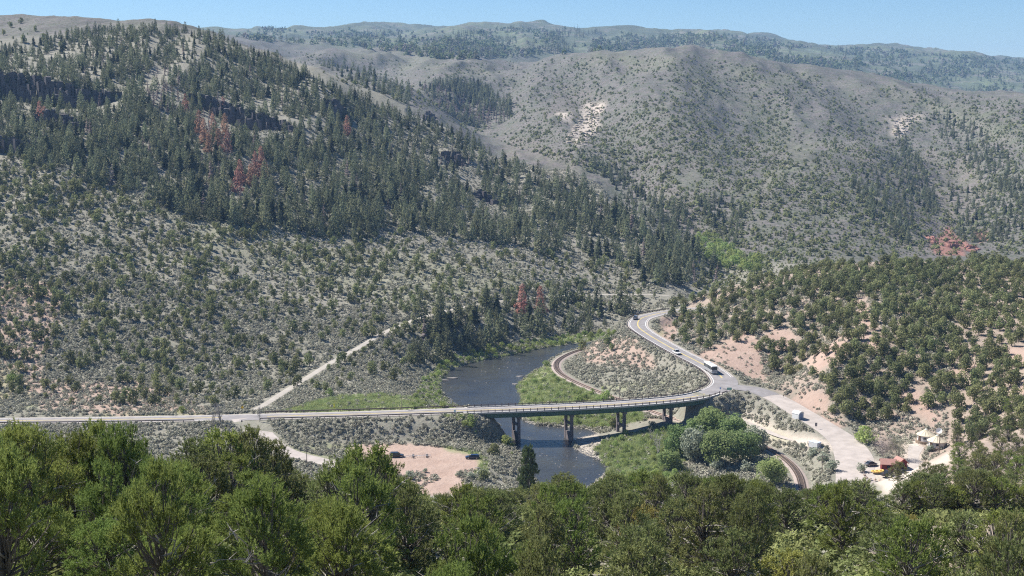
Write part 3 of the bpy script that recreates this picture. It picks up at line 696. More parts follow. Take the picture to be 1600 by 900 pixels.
CLEAR = [[(1035, 496), (1058, 515), (1058, 535), (1028, 522)], [(1092, 553), (1150, 524), (1182, 528), (1195, 585), (1150, 578)], [(1190, 520), (1230, 510), (1250, 530), (1215, 560)], [(1335, 465), (1352, 465), (1378, 520), (1388, 550), (1345, 545)],
         [(1250, 565), (1320, 525), (1335, 545), (1275, 590)], [(1420, 645), (1440, 600), (1475, 650), (1455, 672)], [(1470, 582), (1530, 558), (1525, 592), (1475, 605)], [(1385, 625), (1440, 595), (1445, 632)], [(1550, 545), (1610, 540), (1620, 575), (1560, 570)], [(1560, 600), (1610, 590), (1610, 630)], [(1285, 470), (1310, 462), (1318, 480)], [(1230, 620), (1290, 606), (1300, 640), (1262, 655)], [(1395, 500), (1420, 490), (1425, 520)]]
pink = np.maximum.reduce([mask(CLEAR, 8, 300, 760, 1), mask([[(535, 696), (600, 692), (700, 697), (740, 706), (758, 720), (750, 735), (728, 740), (730, 775), (640, 778), (640, 745), (560, 738)]], 4, 380, 460),
    0.95*mask([[(1030, 496), (1046, 494), (1060, 520), (1058, 532), (1030, 520)], [(1090, 553), (1150, 522), (1180, 520), (1210, 560), (1205, 600), (1160, 585), (1110, 568)], [(1235, 606), (1290, 606), (1300, 640), (1330, 665), (1300, 668), (1262, 640)]], 8, 420, 640, 1),
    0.6*mask([[(1046, 500), (1110, 440), (1240, 400), (1650, 395), (1800, 395), (1800, 900), (1330, 900), (1390, 800), (1420, 740), (1330, 660), (1200, 600), (1090, 560)]], 12, 60, 760, 2),
    0.85*mask([[(-50, 440), (60, 430), (110, 480), (70, 560), (60, 620), (-50, 640)], [(60, 600), (200, 590), (340, 640), (300, 648), (60, 640)], [(900, 530), (1000, 530), (1030, 570), (990, 580), (915, 570)], [(985, 640), (1030, 645), (1050, 660), (1000, 655)]], 14, 440, 640, 1),
    0.25*mask([[(1000, 300), (1080, 300), (1110, 360), (1060, 370)], [(1330, 240), (1480, 230), (1560, 300), (1480, 400), (1400, 380)], [(860, 130), (960, 150), (940, 180), (840, 180)], [(800, 220), (920, 240), (900, 280), (780, 250)], [(560, 60), (700, 75), (640, 100)]], 25, 900, 2600, 2)])
BAR = [(892, 684), (905, 680), (932, 676), (940, 690), (936, 704), (962, 722), (966, 745), (935, 770), (925, 755), (948, 733), (935, 719), (910, 709)]
pale = np.maximum.reduce([0.5*mask([BAR, [(808, 655), (840, 664), (885, 668), (922, 672), (935, 679), (926, 664), (884, 661), (838, 657)]], 3, 380, 560),
    0.9*mask([[(1140, 650), (1175, 648), (1240, 680), (1310, 690), (1300, 706), (1240, 700), (1190, 690)], [(1340, 718), (1400, 720), (1400, 750), (1345, 750)], [(1410, 680), (1440, 690), (1440, 745), (1415, 745)]], 5, 380, 470, 1),
    0.75*mask([[(885, 215), (900, 195), (925, 160), (942, 165), (935, 200), (915, 228), (890, 228)], [(1380, 182), (1440, 180), (1425, 200), (1400, 215), (1395, 200)], [(860, 175), (900, 170), (890, 195)]], 10, 1000, 2300, 1),
    0.75*mask([[(1360, 750), (1420, 735), (1490, 705), (1500, 720), (1430, 752), (1385, 775)]], 6, 150, 420, 1),
    0.8*mask([[(1010, 58), (1028, 59), (1028, 67), (1008, 66)]], 3, 4500, 7000)])
red = mask([[(1452, 385), (1466, 366), (1484, 352), (1500, 364), (1512, 398), (1480, 402), (1466, 398)], [(1520, 360), (1545, 365), (1535, 385)]], 7, 800, 1600)
mount = (sstep(0, 90, GY-np.interp((GX/GY)*F+800, [-600, 300, 640, 900, 1100, 1200, 2200], [1090, 1130, 1120, 1040, 900, 860, 860]))).astype(np.float32)
wood = sstep(2700, 3600, GY+400*fbm(GX/300, GY/300, 3, 91)).astype(np.float32)
def crest_Y(px): return np.interp(px, [-600, 0, 300, 500, 640, 760, 900, 1000, 1100, 1200, 2200], [2000, 1900, 1300, 1140, 1150, 1090, 1040, 960, 900, 890, 890])
def base_Y(px): return np.interp(px, [-600, 400, 500, 700, 800, 900, 1000, 1080, 1100, 2200], [485, 485, 530, 585, 630, 670, 720, 800, 3000, 3000])
def build_ground():
    v = np.stack([GX, GY, ZZ], -1).reshape(-1, 3).astype(np.float32); n = len(ug)
    ii = (np.arange(len(Yg)-1)[:, None]*n+np.arange(n-1)[None]); Q = np.stack([ii, ii+1, ii+n+1, ii+n], -1).reshape(-1, 4)
    fx = ((GX[:-1, :-1]/GY[:-1, :-1])*F+800).ravel(); fy = GY[:-1, :-1].ravel()
    reg = np.zeros(len(Q), int); reg[(fy > base_Y(fx)) & (fy <= crest_Y(fx))] = 1; reg[fy > crest_Y(fx)] = 2; reg[fy > 2900] = 3
    reg[(reg == 0) & (fx > 1045) & (fy > 440) & (GPY[:-1, :-1].ravel() < 700)] = 4
    for r, nm, lb in ((0, 'valley_ground', 'ground of the near slope and valley floor'), (1, 'hillside', 'steep wooded hillside left of the river'), (2, 'mountain', 'sage covered mountain beyond the valley'), (3, 'far_mountain', 'long hazy range on the skyline'), (4, 'hillside', 'pink soil hill right of the road')):
        q = Q[reg == r]; u, inv = np.unique(q, return_inverse=True); me = bpy.data.meshes.new(nm); me.vertices.add(len(u)); me.vertices.foreach_set('co', v[u].ravel())
        me.loops.add(q.size); me.loops.foreach_set('vertex_index', inv.ravel().astype(np.int32)); me.polygons.add(len(q)); me.polygons.foreach_set('loop_start', np.arange(0, q.size, 4, dtype=np.int32))
        me.update(calc_edges=True); me.shade_smooth(); me.materials.append(M_GROUND)
        for k, a in (('grass', grass), ('pink', pink), ('pale', pale), ('red', red), ('wood', wood), ('mount', mount)):
            at = me.attributes.new(k, 'FLOAT', 'POINT'); at.data.foreach_set('value', a.reshape(-1)[u].astype(np.float32))
        o = link(nm, me); tag(o, lb, None, None, 'structure')
build_ground()
# ================================================================== vegetation
# ---- meshes shared by the plants
def pin(seed, mf, **k):
    T, K = pinyon(seed, **k); return (T.mesh('trunk_mesh', [M_BARK, M_DEADWOOD]), K.mesh('crown_mesh', [mf]), k.get('H', 6.0), k.get('W', 5.0))
nk = dict(tl=0.25, tw=0.019, blades=6); sk = dict(tl=0.26, tw=0.026, blades=5)
PINE_NEAR = [pin(1, M_PINE, H=6.6, W=5.6, nc=80, tufts=16, **nk), pin(2, M_PINE, H=6.2, W=5.0, nc=75, tufts=16, stems=2, **nk), pin(3, M_PINE, H=5.4, W=4.8, nc=68, tufts=16, base=0.5, **nk)]
PINE_STD = [pin(4, M_PINE2, H=6, W=5.2, nc=90, tufts=9, base=0.5, **sk), pin(5, M_PINE, H=5.6, W=4.6, nc=80, tufts=9, base=0.4, **sk), pin(6, M_PINE2, H=5.0, W=5.0, nc=80, tufts=9, base=0.3, stems=2, **sk), pin(7, M_PINE2, H=6.4, W=4.4, nc=85, tufts=9, base=0.5, **sk)]
PINE_YEL = pin(8, M_YEL, H=5.0, W=4.6, nc=90, tufts=10, tl=0.18, tw=0.03, blades=6, base=0.3)
PONDEROSA = pin(9, foliage('ponderosa_needles', (0.10, 0.135, 0.06), (0.15, 0.185, 0.08), 0.6, 0.35, 0.1), H=16, W=8.4, nc=190, tufts=12, blades=5, tl=0.6, tw=0.07, base=0.5)
MID = [small_tree(20+i, 4.6+0.5*(i % 3), 5.0, 620, 0.34, 0.25, 9, [M_JUN, M_BARK]) for i in range(5)]
def pair(seed, H, W, nl, size, base, lobes):
    K = bushcrown(np.random.default_rng(seed), H, W, nl, size, base, lobes); T = MB(); T.tube([(0, 0, -0.6), (0.06, 0.03, H*0.35), (0, 0, H*0.75)], [0.17, 0.12, 0.02], 5)
    return (T.mesh('trunk_mesh', [M_BARK]), K.mesh('crown_mesh', [M_JUN]), H, W)
MIDP = [pair(20+i, 4.6+0.5*(i % 3), 5.0, 900, 0.30, 0.25, 11) for i in range(5)]
JUN = [small_tree(30+i, 3.9+0.5*(i % 3), 3.6, 300, 0.34, 0.15, 7, [M_JUN, M_BARK]) for i in range(5)]
FIR = [fir_mesh(40+i, 12.5+i, 6.2+0.4*(i % 3), [M_FIR, M_BARK], 15, 11, 0.12) for i in range(1)]+[shag_mesh(45+i, 11+1.1*i, 6.0+0.6*(i % 3), 420, [M_FIR, M_BARK]) for i in range(5)]
FIR_RED = [shag_mesh(50+i, 14, 6.4, 420, [M_DEAD, M_BARK]) for i in range(2)]
FIR_GREY = [fir_mesh(55+i, 13, 4.0, [M_GREY, M_BARK], 14, 8, 0.3) for i in range(2)]
SAGE = [tuft_mesh(60+i, 0.95, 1.7, 46, 0.27, [M_SAGE]) for i in range(4)]
SAGE_FAR = [tuft_mesh(65+i, 0.95, 1.7, 18, 0.42, [M_SAGE]) for i in range(3)]
SHRUB = [tuft_mesh(70+i, 2.2, 2.9, 42, 0.62, [M_JUN]) for i in range(3)]
WILLOW = [small_tree(80+i, 3.6, 4.2, 520, 0.26, 0.05, 8, [M_WILLOW, M_BARK], 0.05) for i in range(3)]
SILV = [small_tree(84+i, 3.0, 3.8, 420, 0.28, 0.05, 8, [M_SILVER, M_BARK], 0.05) for i in range(2)]
GRASS = [blade_mesh(90+i, 0.9, 1.9, 46, [M_GRASS]) for i in range(3)]
FARFIR = [fir_mesh(95+i, 14, 5.2, [M_FIR, M_BARK], 7, 6) for i in range(2)]
FARASP = [tuft_mesh(98+i, 9, 8, 34, 1.9, [M_ASPEN]) for i in range(3)]

# ---- pines on the near slope
TL = np.array([(-300, 670), (0, 674), (60, 672), (140, 671), (212, 676), (226, 722), (262, 724), (276, 702), (300, 690), (350, 677), (400, 673), (440, 693), (456, 735), (480, 745), (500, 743), (520, 722), (545, 702), (590, 700), (622, 712),
               (640, 742), (662, 764), (690, 776), (706, 759), (740, 757), (762, 766), (790, 762), (850, 747), (880, 741), (905, 746), (930, 757), (948, 742), (1000, 737), (1040, 737), (1100, 747), (1150, 742), (1180, 746), (1220, 748), (1236, 757),
               (1262, 762), (1300, 757), (1330, 748), (1380, 752), (1400, 772), (1430, 790), (1480, 800), (1560, 800), (1900, 800)], float)
def treeline(px, hw=0): return max(np.interp(px-hw, TL[:, 0], TL[:, 1]), np.interp(px, TL[:, 0], TL[:, 1]), np.interp(px+hw, TL[:, 0], TL[:, 1]))
placed = []
first_used = set()
def plant(kind, src, x, y, H, W, label, cat, group, rz=None):
    """a tree of its own: an Empty with trunk and crown (meshes shared between alike trees)"""
    z = float(ground(x, y)[0]); rz = RNG.uniform(0, 6.28) if rz is None else rz
    t = thing(kind, label, cat, (x, y, z-0.1), rz, group); sc = (W/src[3], W/src[3], H/src[2])
    for nm, me in (('trunk', src[0]), ('crown', src[1])):
        o = link(nm, me, t); o.scale = sc
    placed.append((x, y, W)); return t
def hero(px, pyt, wpx, Y, src, label, cat='pine tree', kind='pinyon_pine', group='pines on the near slope', Hr=(3.0, 9.0)):
    x = (px-800)/F*Y*1.0; x = float(at_Y(px, pyt, Y)[0]); zt = float(at_Y(px, pyt, Y)[2]); H = min(max(zt-float(ground(x, Y)[0]), Hr[0]), Hr[1])
    return plant(kind, src, x, Y, H, wpx*Y/F, label, cat, group)
n0, n1, n2 = PINE_NEAR; s0, s1, s2, s3 = PINE_STD
for a in ((38, 673, 172, 52, n0, 'tall bright green pinyon pine at the left edge under the highway'), (112, 682, 138, 55, n1, 'bright pinyon pine with an open fork of dark limbs near the left edge'),
          (150, 671, 149, 57, n2, 'bright green pinyon pine reaching highest left of the bare sagebrush gap'), (192, 672, 126, 54, n1, 'bright green pinyon pine just left of the tan clearing'),
          (248, 727, 150, 47, n0, 'broad pinyon pine with dark open limbs below the tan clearing'), (300, 690, 115, 74, s3, 'dark green pinyon on the left of the clump before the side road'),
          (345, 677, 130, 76, s1, 'dense dark pinyon in the middle of the clump before the side road'), (392, 674, 112, 78, s0, 'tallest dark pinyon of the clump in front of the side road'),
          (430, 692, 80, 80, s3, 'narrow dark pinyon beside the curve of the pale side road'), (405, 802, 120, 46, n2, 'bright yellow green young pine in the lower left foreground'),
          (474, 794, 130, 48, n0, 'bright young pine with stiff upright shoots, right of another like it'), (60, 800, 170, 44, n1, 'large dense pinyon in the lower left corner'),
          (170, 815, 150, 43, n0, 'pinyon pine with grey dead twigs showing low in the left foreground'), (300, 850, 140, 42, n1, 'shaded pinyon at the lower edge under the broad open pine'),
          (575, 702, 150, 62, s1, 'large rounded dark pinyon in front of the parked trailers'), (525, 724, 110, 66, s2, 'olive pinyon left of the large round dark one by the gravel lot'),
          (460, 737, 90, 82, s3, 'dull green pinyon under the wooden utility pole'), (640, 780, 150, 70, s0, 'wide dense pinyon below the gravel lot'), (720, 760, 105, 88, s1, 'pinyon reaching up before the bottom of the gravel lot'),
          (770, 768, 95, 92, s2, 'rounded pinyon just left of the tall lone pine'), (880, 742, 90, 112, s3, 'pinyon in front of the near bend of the river'), (960, 742, 95, 106, s0, 'pinyon at the right end of the visible river'),
          (1015, 737, 100, 110, s1, 'pinyon under the bright willow meadow'), (1075, 742, 95, 108, s2, 'pinyon below the big cottonwoods'), (1140, 744, 95, 104, s0, 'pinyon below the right side of the cottonwoods'),
          (1290, 758, 90, 100, s1, 'pinyon below the end of the railway curve'), (1345, 752, 85, 108, s3, 'pinyon in front of the red cabin'),
          (560, 860, 130, 50, n2, 'bright pine at the lower edge left of centre'), (690, 880, 120, 52, s1, 'pinyon at the lower edge below the gravel lot')):
    hero(*a)
hero(1003, 790, 78, 88, PINE_YEL, 'yellowed juniper glowing among the dark pines right of centre', 'juniper tree', 'juniper_tree', None)
hero(1235, 862, 110, 66, PINE_YEL, 'pale yellow green juniper at the lower edge right of centre', 'juniper tree', 'juniper_tree', None)
hero(1420, 868, 70, 78, PINE_YEL, 'pale yellow green juniper in the lower right foreground', 'juniper tree', 'juniper_tree', None)
hero(826, 691, 46, 300, PONDEROSA, 'tall lone pine standing before the river below the bridge', 'pine tree', 'ponderosa_pine', None, (8, 22))
hero(1430, 762, 78, 150, s2, 'pale olive juniper beside the pink bare patch on the right', 'juniper tree', 'juniper_tree', None)
hero(1530, 742, 80, 175, s0, 'dark juniper over the pink eroded bank at the right', 'juniper tree', 'juniper_tree', None)
def fg_zone(px, Y):
    r = 'nearest row' if Y < 66 else 'middle rows' if Y < 95 else 'farthest row'
    z = ('below the left highway' if px < 230 else 'below the pale side road' if px < 520 else 'below the gravel lot' if px < 780 else 'below the river bend' if px < 960 else 'below the willow meadow' if px < 1080
         else 'below the cottonwoods' if px < 1200 else 'below the railway curve' if px < 1320 else 'below the red cabin' if px < 1420 else 'below the yurts')
    return r, z
TONE = {0: 'bright green', 1: 'mid green', 2: 'dull olive'}
rf = np.random.default_rng(5); cand = []
for _ in range(14000):
    Y = math.sqrt(rf.uniform(36**2, 168**2)); px = rf.uniform(-140, 1740); cand.append((px, Y))
nfill = 0
for px, Y in cand:
    if nfill >= 268: break
    x = (px-800)/F*Y
    if px > 1390 and Y > 118: continue
    W = rf.uniform(2.7, 4.3) if Y < 75 else rf.uniform(3.0, 4.8)
    if any((x-a)**2+(Y-b)**2 < (0.40*(W+c))**2 for a, b, c in placed): continue
    g = float(ground(x, Y)[0]); hw = W/2/Y*F*0.6; tl = treeline(px, hw)+rf.uniform(0, 7)
    zt = float(at_Y(px, tl, Y)[2]); H = min(zt-g, rf.uniform(3.8, 6.2))
    if H < 2.6: continue
    W = min(W, H*1.05); near = Y < 60
    src = (PINE_NEAR[rf.integers(3)] if near and px < 760 else PINE_STD[rf.integers(4)]); tone = 'bright green' if src[1].materials[0] == M_PINE else 'dull olive'
    r, z = fg_zone(px, Y); plant('pinyon_pine', src, x, Y, H, W, f'{"tall" if H > 5.4 else "mid sized" if H > 4.3 else "small"} {tone} pinyon pine, {r} of the slope {z}', 'pine tree', 'pines on the near slope'); nfill += 1
print('foreground fill', nfill)
rb = np.random.default_rng(6); Yb = np.sqrt(rb.uniform(30**2, 150**2, 3600)); xb = rb.uniform(-0.5, 0.5, 3600)*Yb; BRUSH = [tuft_mesh(15+i, 0.9, 1.6, 150, 0.13, [M_PINE2]) for i in range(3)]
kb = (xb/Yb*F+800 < 1400) | (rb.uniform(size=3600) < 0.35); stuff('understory_brush', BRUSH, np.stack([xb, Yb, ground(xb, Yb)-0.05], -1)[kb], rb.uniform(0.5, 1.5, kb.sum()), 'low brush under the near pines')
# ---- scattered junipers on the right foreground slope, and the pinyon hill behind
P_RIGHTFG = [(1395, 690), (1480, 660), (1650, 620), (1850, 600), (1850, 830), (1640, 830), (1500, 850), (1405, 830), (1380, 770)]
P_RIGHT = [(1050, 500), (1046, 478), (1100, 452), (1180, 434), (1250, 420), (1400, 412), (1640, 408), (1850, 405), (1850, 640), (1500, 700), (1490, 660), (1440, 640), (1350, 665), (1300, 650), (1285, 600), (1215, 585), (1180, 540), (1110, 548), (1060, 535)]
def dens_right(px, py):
    d = np.full(np.shape(px), 1.0)
    for c in CLEAR: d = np.where(poly_in(px, py, c), 0.06, d)
    op = fbm(px/40, py/30, 3, 7); return d*np.where(py > 470, np.where(op > 0.05, 0.2, 1.0), np.where(op > 0.14, 0.4, 1.0))
Pr, Ir = pick_img([P_RIGHT], lambda a, b: np.interp(b, [400, 450, 520, 640], [6.8, 9.8, 13.5, 17.5]), 36000, 380, dens_right, np.random.default_rng(21), 760)
Pf, If_ = pick_img([P_RIGHTFG], lambda a, b: np.interp(b, [640, 820], [17, 28]), 5000, 120, lambda a, b: 1.0*~((a > 1398) & (a < 1492) & (b > 660) & (b < 748)), np.random.default_rng(22), 420)
print('right hill', len(Pr), len(Pf))
def right_zone(px, py):
    if py < 430: return 'along the crest of the pinyon hill '+('left of the red outcrop' if px < 1440 else 'under and right of the red outcrop')
    if px < 1130: return 'on the pinyon hill inside the highway curve'
    if py < 500: return 'on the upper pinyon hill '+('left of the pink gully' if px < 1330 else 'right of the pink gully')
    if px < 1260: return 'beside the pink cut bank above the bus'
    return 'on the lower pinyon hill '+('above the wide gravel road' if px < 1400 else 'above the two yurts' if px < 1490 else 'at the right edge')
def single(kind, me, p, s, label, cat, group=None, sz=None):
    o = link(kind, me); o.location = (p[0], p[1], p[2]-0.15); o.rotation_euler = (0, 0, RNG.uniform(0, 6.28)); o.scale = (s, s, s if sz is None else sz); return tag(o, label, cat, group)
sz = RNG.uniform(0.72, 1.3, len(Pr)); order = np.argsort(-sz/Pr[:, 1]); rest = order[210:]
for i in order[:210]:
    p = Pr[i]; big = 'broad' if sz[i] > 1.1 else 'rounded' if sz[i] > 0.95 else 'small'
    plant('pinyon_tree', MIDP[i % 5], p[0], p[1], MIDP[i % 5][2]*sz[i], 5.0*sz[i], f'{big} dark olive pinyon tree {right_zone(*Ir[i])}', 'tree', 'pinyon trees on the right hill')
stuff('pinyon_woodland', MID, Pr[rest], sz[rest], 'smaller pinyons and junipers covering the right hill')
for i, p in enumerate(Pf):
    s = RNG.uniform(3.4, 5.2); src = PINE_STD[(0, 2, 1, 2)[i % 4]]; px, py = If_[i]
    if px < 1700: plant('juniper_tree', src, p[0], p[1], s*RNG.uniform(0.8, 1.05), s, f'olive juniper on the pink eroded slope {"right of" if px > 1480 else "below"} the yurts, {"upper" if py < 720 else "lower"} part', 'juniper tree', 'junipers on the pink slope at the right')
# ---- left hill: conifer belt, junipers, sage
P_FIR = [(-200, 90), (0, 75), (60, 60), (160, 45), (330, 50), (420, 88), (520, 140), (620, 175), (700, 205), (760, 235), (840, 262), (900, 290), (990, 340), (1070, 390), (1090, 430), (1060, 448), (960, 410), (860, 392), (760, 380), (690, 372), (600, 360), (560, 380), (490, 370),
         (420, 360), (300, 345), (210, 300), (130, 285), (60, 260), (0, 240), (-200, 220)]
def dens_fir(px, py):
    d = np.interp(px, [-200, 0, 600, 760, 1100], [0.9, 0.9, 0.95, 0.6, 0.55]); op = fbm(px/45, py/22+px/90, 3, 17)
    d = d*np.where(op > 0.11, 0.16, 1.0)
    d = np.where(poly_in(px, py, [(0, 133), (80, 143), (190, 152), (190, 176), (80, 168), (0, 158)]) | poly_in(px, py, [(292, 154), (370, 182), (468, 212), (460, 232), (360, 205), (292, 176)]), d*0.3, d)
    for c in ([(650, 205), (690, 210), (760, 290), (750, 300), (680, 245)], [(690, 270), (730, 275), (790, 340), (760, 340)], [(180, 230), (220, 235), (290, 290), (270, 300)], [(780, 240), (850, 262), (900, 290), (860, 290)], [(370, 140), (430, 165), (470, 200), (430, 190)]):
        d = np.where(poly_in(px, py, c), 0.1, d)
    return d
Pc, Ic = pick_img([P_FIR], lambda a, b: np.interp(b, [60, 150, 300, 420], [4.0, 5.4, 8.1, 9.6]), 40000, 480, dens_fir, np.random.default_rng(31), 1400)
Pb, Ib = pick_img([[(640, 500), (700, 485), (780, 470), (900, 465), (960, 480), (985, 490), (930, 522), (840, 530), (760, 545), (690, 570), (660, 590), (630, 560)]], 13, 900, 480, lambda a, b: np.interp(a, [640, 720, 800, 980], [0.35, 0.3, 1.0, 0.8]), np.random.default_rng(32), 900)
Pv, Iv = pick_img([[(1040, 380), (1090, 395), (1120, 415), (1130, 440), (1060, 450), (1000, 440)], [(1010, 300), (1050, 320), (1100, 365), (1080, 385), (1030, 345)]], 10, 900, 700, None, np.random.default_rng(33), 1150)
Pc = np.vstack([Pc, Pb, Pv]); Ic = np.vstack([Ic, Ib, Iv]); print('conifers', len(Pc))
sz = RNG.choice([0.5, 0.62, 0.75, 0.88, 1.0, 1.12], len(Pc))*RNG.uniform(0.88, 1.12, len(Pc))*np.interp(Ic[:, 1], [60, 130, 260, 340], [0.62, 0.74, 0.88, 1.04])
deadp = ((np.hypot((Ic[:, 0]-322)/16, (Ic[:, 1]-205)/25) < 1) | (np.hypot((Ic[:, 0]-350)/10, (Ic[:, 1]-222)/30) < 1) | (np.hypot((Ic[:, 0]-374)/9, (Ic[:, 1]-292)/18) < 1) | (np.hypot((Ic[:, 0]-404)/18, (Ic[:, 1]-268)/20) < 1)
         | (np.hypot((Ic[:, 0]-815)/7, (Ic[:, 1]-490)/12) < 1)) & (RNG.uniform(size=len(Pc)) < 0.85)
greyp = (np.hypot((Ic[:, 0]-255)/30, (Ic[:, 1]-145)/38) < 1) & (RNG.uniform(size=len(Pc)) < 0.6) | (RNG.uniform(size=len(Pc)) < 0.03)
# a few named dead trees so that the red clumps show as in the picture
RED = [(312, 208), (320, 225), (326, 238), (334, 215), (342, 232), (350, 185), (352, 215), (355, 238), (372, 300), (376, 285), (392, 290), (400, 275), (408, 262), (414, 280), (398, 292), (815, 492), (844, 488), (62, 190), (70, 196), (543, 212), (290, 175)]
Rd = hit([p[0] for p in RED], [p[1] for p in RED], 440)
far = np.array([np.min(np.hypot(Rd[:, 0]-p[0], Rd[:, 1]-p[1])) for p in Pc]) > 6.5
def left_zone(px, py):
    v = 'on the left hill skyline' if py < 85 else 'high on the left hill' if py < 150 else 'in mid forest' if py < 260 else 'at the lower forest edge' if py < 400 else 'on the river bank'
    h = ('under the long dark left hand cliff' if 140 < py < 260 else 'near the left edge') if px < 210 else 'left of the rust red trees' if px < 310 else 'around the rust red trees' if px < 430 else 'right of the rust red trees' if px < 620 else 'near the short dark cliffs' if px < 800 else 'near the river'
    if py > 400: h = 'beside the dirt track' if px < 690 else 'above the willow strip' if px < 760 else 'around the red dead tree' if px < 840 else 'near the upstream end'
    return v+' '+h
for i, (p, q) in enumerate(zip(Rd, RED)):
    if np.isnan(p[0]): continue
    where = 'in the upper red clump' if 300 < q[0] < 360 and q[1] < 250 else 'in the lower red clump' if 360 < q[0] < 420 else 'alone by the river bank' if q[0] > 800 else 'single among green conifers'
    single('dead_conifer', FIR_RED[i % 2], p, RNG.uniform(0.95, 1.25), f'rust red dead conifer {where} {"left side" if q[0] in (312, 320, 326, 372, 376, 815, 62) else "right side"}', 'dead tree', 'rust red dead conifers')
gi_ = np.nonzero((greyp | deadp) & far)[0]
for i in gi_: single('dead_conifer', FIR_GREY[i % 2], Pc[i], sz[i], f'grey bare dead conifer {left_zone(*Ic[i])}', 'dead tree', 'grey dead conifers')
live = np.nonzero(~(greyp | deadp) & far)[0]; live = live[np.argsort(-sz[live]/Pc[live, 1])]
for i in live[:300]:
    single('conifer_tree', FIR[i % 6], Pc[i], sz[i], f'{"tall" if sz[i] > 1.0 else "middling" if sz[i] > 0.8 else "short"} dark green conifer {left_zone(*Ic[i])}', 'tree', 'conifers on the left hill', sz[i]*RNG.uniform(0.9, 1.1))
stuff('conifer_forest', FIR, Pc[live[300:]], sz[live[300:]], 'more distant conifers of the left hill forest')
P_JUN = [(-200, 225), (0, 235), (120, 280), (220, 310), (300, 345), (480, 372), (600, 365), (760, 385), (960, 412), (1050, 450), (1020, 470), (940, 500), (800, 490), (720, 510), (650, 560), (640, 600), (560, 600), (520, 612), (420, 640), (330, 645), (100, 640), (-200, 640)]
def dens_jun(px, py):
    d = np.interp(py, [230, 330, 450, 520, 600, 640], [1, 0.9, 0.75, 0.45, 0.27, 0.22])*np.interp(px, [0, 200, 420, 700, 1000], [1.0, 0.95, 0.62, 0.6, 0.8]); return d*np.clip(0.75+fbm(px/34, py/20, 3, 27)*3.2, 0.15, 1.0)
Pj, Ij = pick_img([P_JUN], lambda a, b: np.interp(b, [230, 400, 620], [6.3, 7.8, 10.0])*np.interp(a, [0, 300, 700], [1.15, 1.0, 0.9]), 30000, 480, dens_jun, np.random.default_rng(41), 1200)
Pt, It = pick_img([[(-200, 30), (0, 34), (110, 40), (170, 45), (330, 42), (280, 60), (100, 72), (0, 95), (-200, 95)]], 13, 260, 480, None, np.random.default_rng(42), 1700)
Pj = np.vstack([Pj, Pt]); Ij = np.vstack([Ij, It])
Pk, Ik = pick_img([[(880, 535), (1000, 520), (1060, 575), (1100, 592), (1090, 610), (960, 625), (900, 590)]], 22, 60, 440, None, np.random.default_rng(43), 640)
sz = (0.42+1.05*RNG.uniform(0, 1, len(Pj))**1.8)*np.interp(Ij[:, 0], [0, 300], [1.15, 1.0]); order = np.argsort(-sz/Pj[:, 1]); print('junipers', len(Pj))
def jun_zone(px, py):
    v = 'just under the conifers' if py < 380 else 'on the middle slope' if py < 500 else 'low on the slope'
    h = 'at the left edge' if px < 70 else 'near the left edge' if px < 150 else 'far left of the junction' if px < 260 else 'above the highway junction' if px < 380 else 'above the foot of the dirt track' if px < 500 else 'above the middle of the dirt track' if px < 640 else 'above the near river' if px < 800 else 'toward the far river bend'
    return f'{v}, {h}'
for i in order[:290]:
    single('juniper_bush', JUN[i % 5], Pj[i], sz[i], f'{"large" if sz[i] > 1.05 else "rounded" if sz[i] > 0.85 else "small"} olive left hill juniper {jun_zone(*Ij[i])}', 'juniper', 'junipers on the left hill')
stuff('juniper_scrub', JUN, Pj[order[290:]], sz[order[290:]], 'many small junipers dotting the left hill')
for p, q in [((908, 548), 1.5), ((948, 540), 1.3), ((955, 548), 0.9), ((1052, 532), 0.8)]:
    h_ = hit([p[0]], [p[1]], 440)[0]; single('juniper_bush', JUN[1], h_, q, {908: 'dark juniper on the point above the railway bend', 948: 'dark juniper on top of the pink knoll', 955: 'small juniper low on the pink knoll', 1052: 'round green bush at the foot of the pink road cut'}[p[0]], 'juniper')
# sage: world-uniform, two levels of detail
def sage_field(n, y0, y1, px0, px1, keep, seed):
    r = np.random.default_rng(seed); Y = np.sqrt(r.uniform(y0**2, y1**2, n)); u = r.uniform((px0-800)/F, (px1-800)/F, n); x = u*Y; z = ground(x, Y); px, py = proj(x, Y, z)
    k = keep(px, py, x, Y) & ~avoid(x, Y, 0.5); return np.stack([x, Y, z-0.08], -1)[k]
NOSAGE = [P_MEADOW, P_NEARMEAD, BAR, [(440, 643), (520, 619), (600, 615), (662, 624), (668, 641), (560, 646)], [(1090, 553), (1150, 522), (1180, 520), (1200, 600), (1150, 580)], [(1030, 496), (1046, 494), (1060, 520), (1058, 532), (1030, 520)]]
def ksage(px, py, x, Y):
    k = (py > 200) & (py < 800); r = np.random.default_rng(8).uniform(size=len(px))
    for c in NOSAGE+CLEAR: k &= ~poly_in(px, py, c) | (r < 0.06)
    for c in ([(-50, 440), (60, 430), (110, 480), (70, 560), (60, 620), (-50, 640)], [(60, 600), (200, 590), (340, 640), (300, 648), (60, 640)], [(900, 530), (1000, 530), (1030, 570), (990, 580), (915, 570)]): k &= ~poly_in(px, py, c) | (r < 0.45)
    right = poly_in(px, py, P_RIGHT) | (px > 1300); k &= ~right | (r < 0.5)
    return k & ((fbm(x/14, Y/14, 3, 5) > -0.09) | (r < 0.35))
Ps = sage_field(105000, 384, 640, -120, 1500, ksage, 51); Pq = sage_field(60000, 640, 1080, -80, 1080, lambda px, py, x, Y: ksage(px, py, x, Y) & (px < 1080), 52)
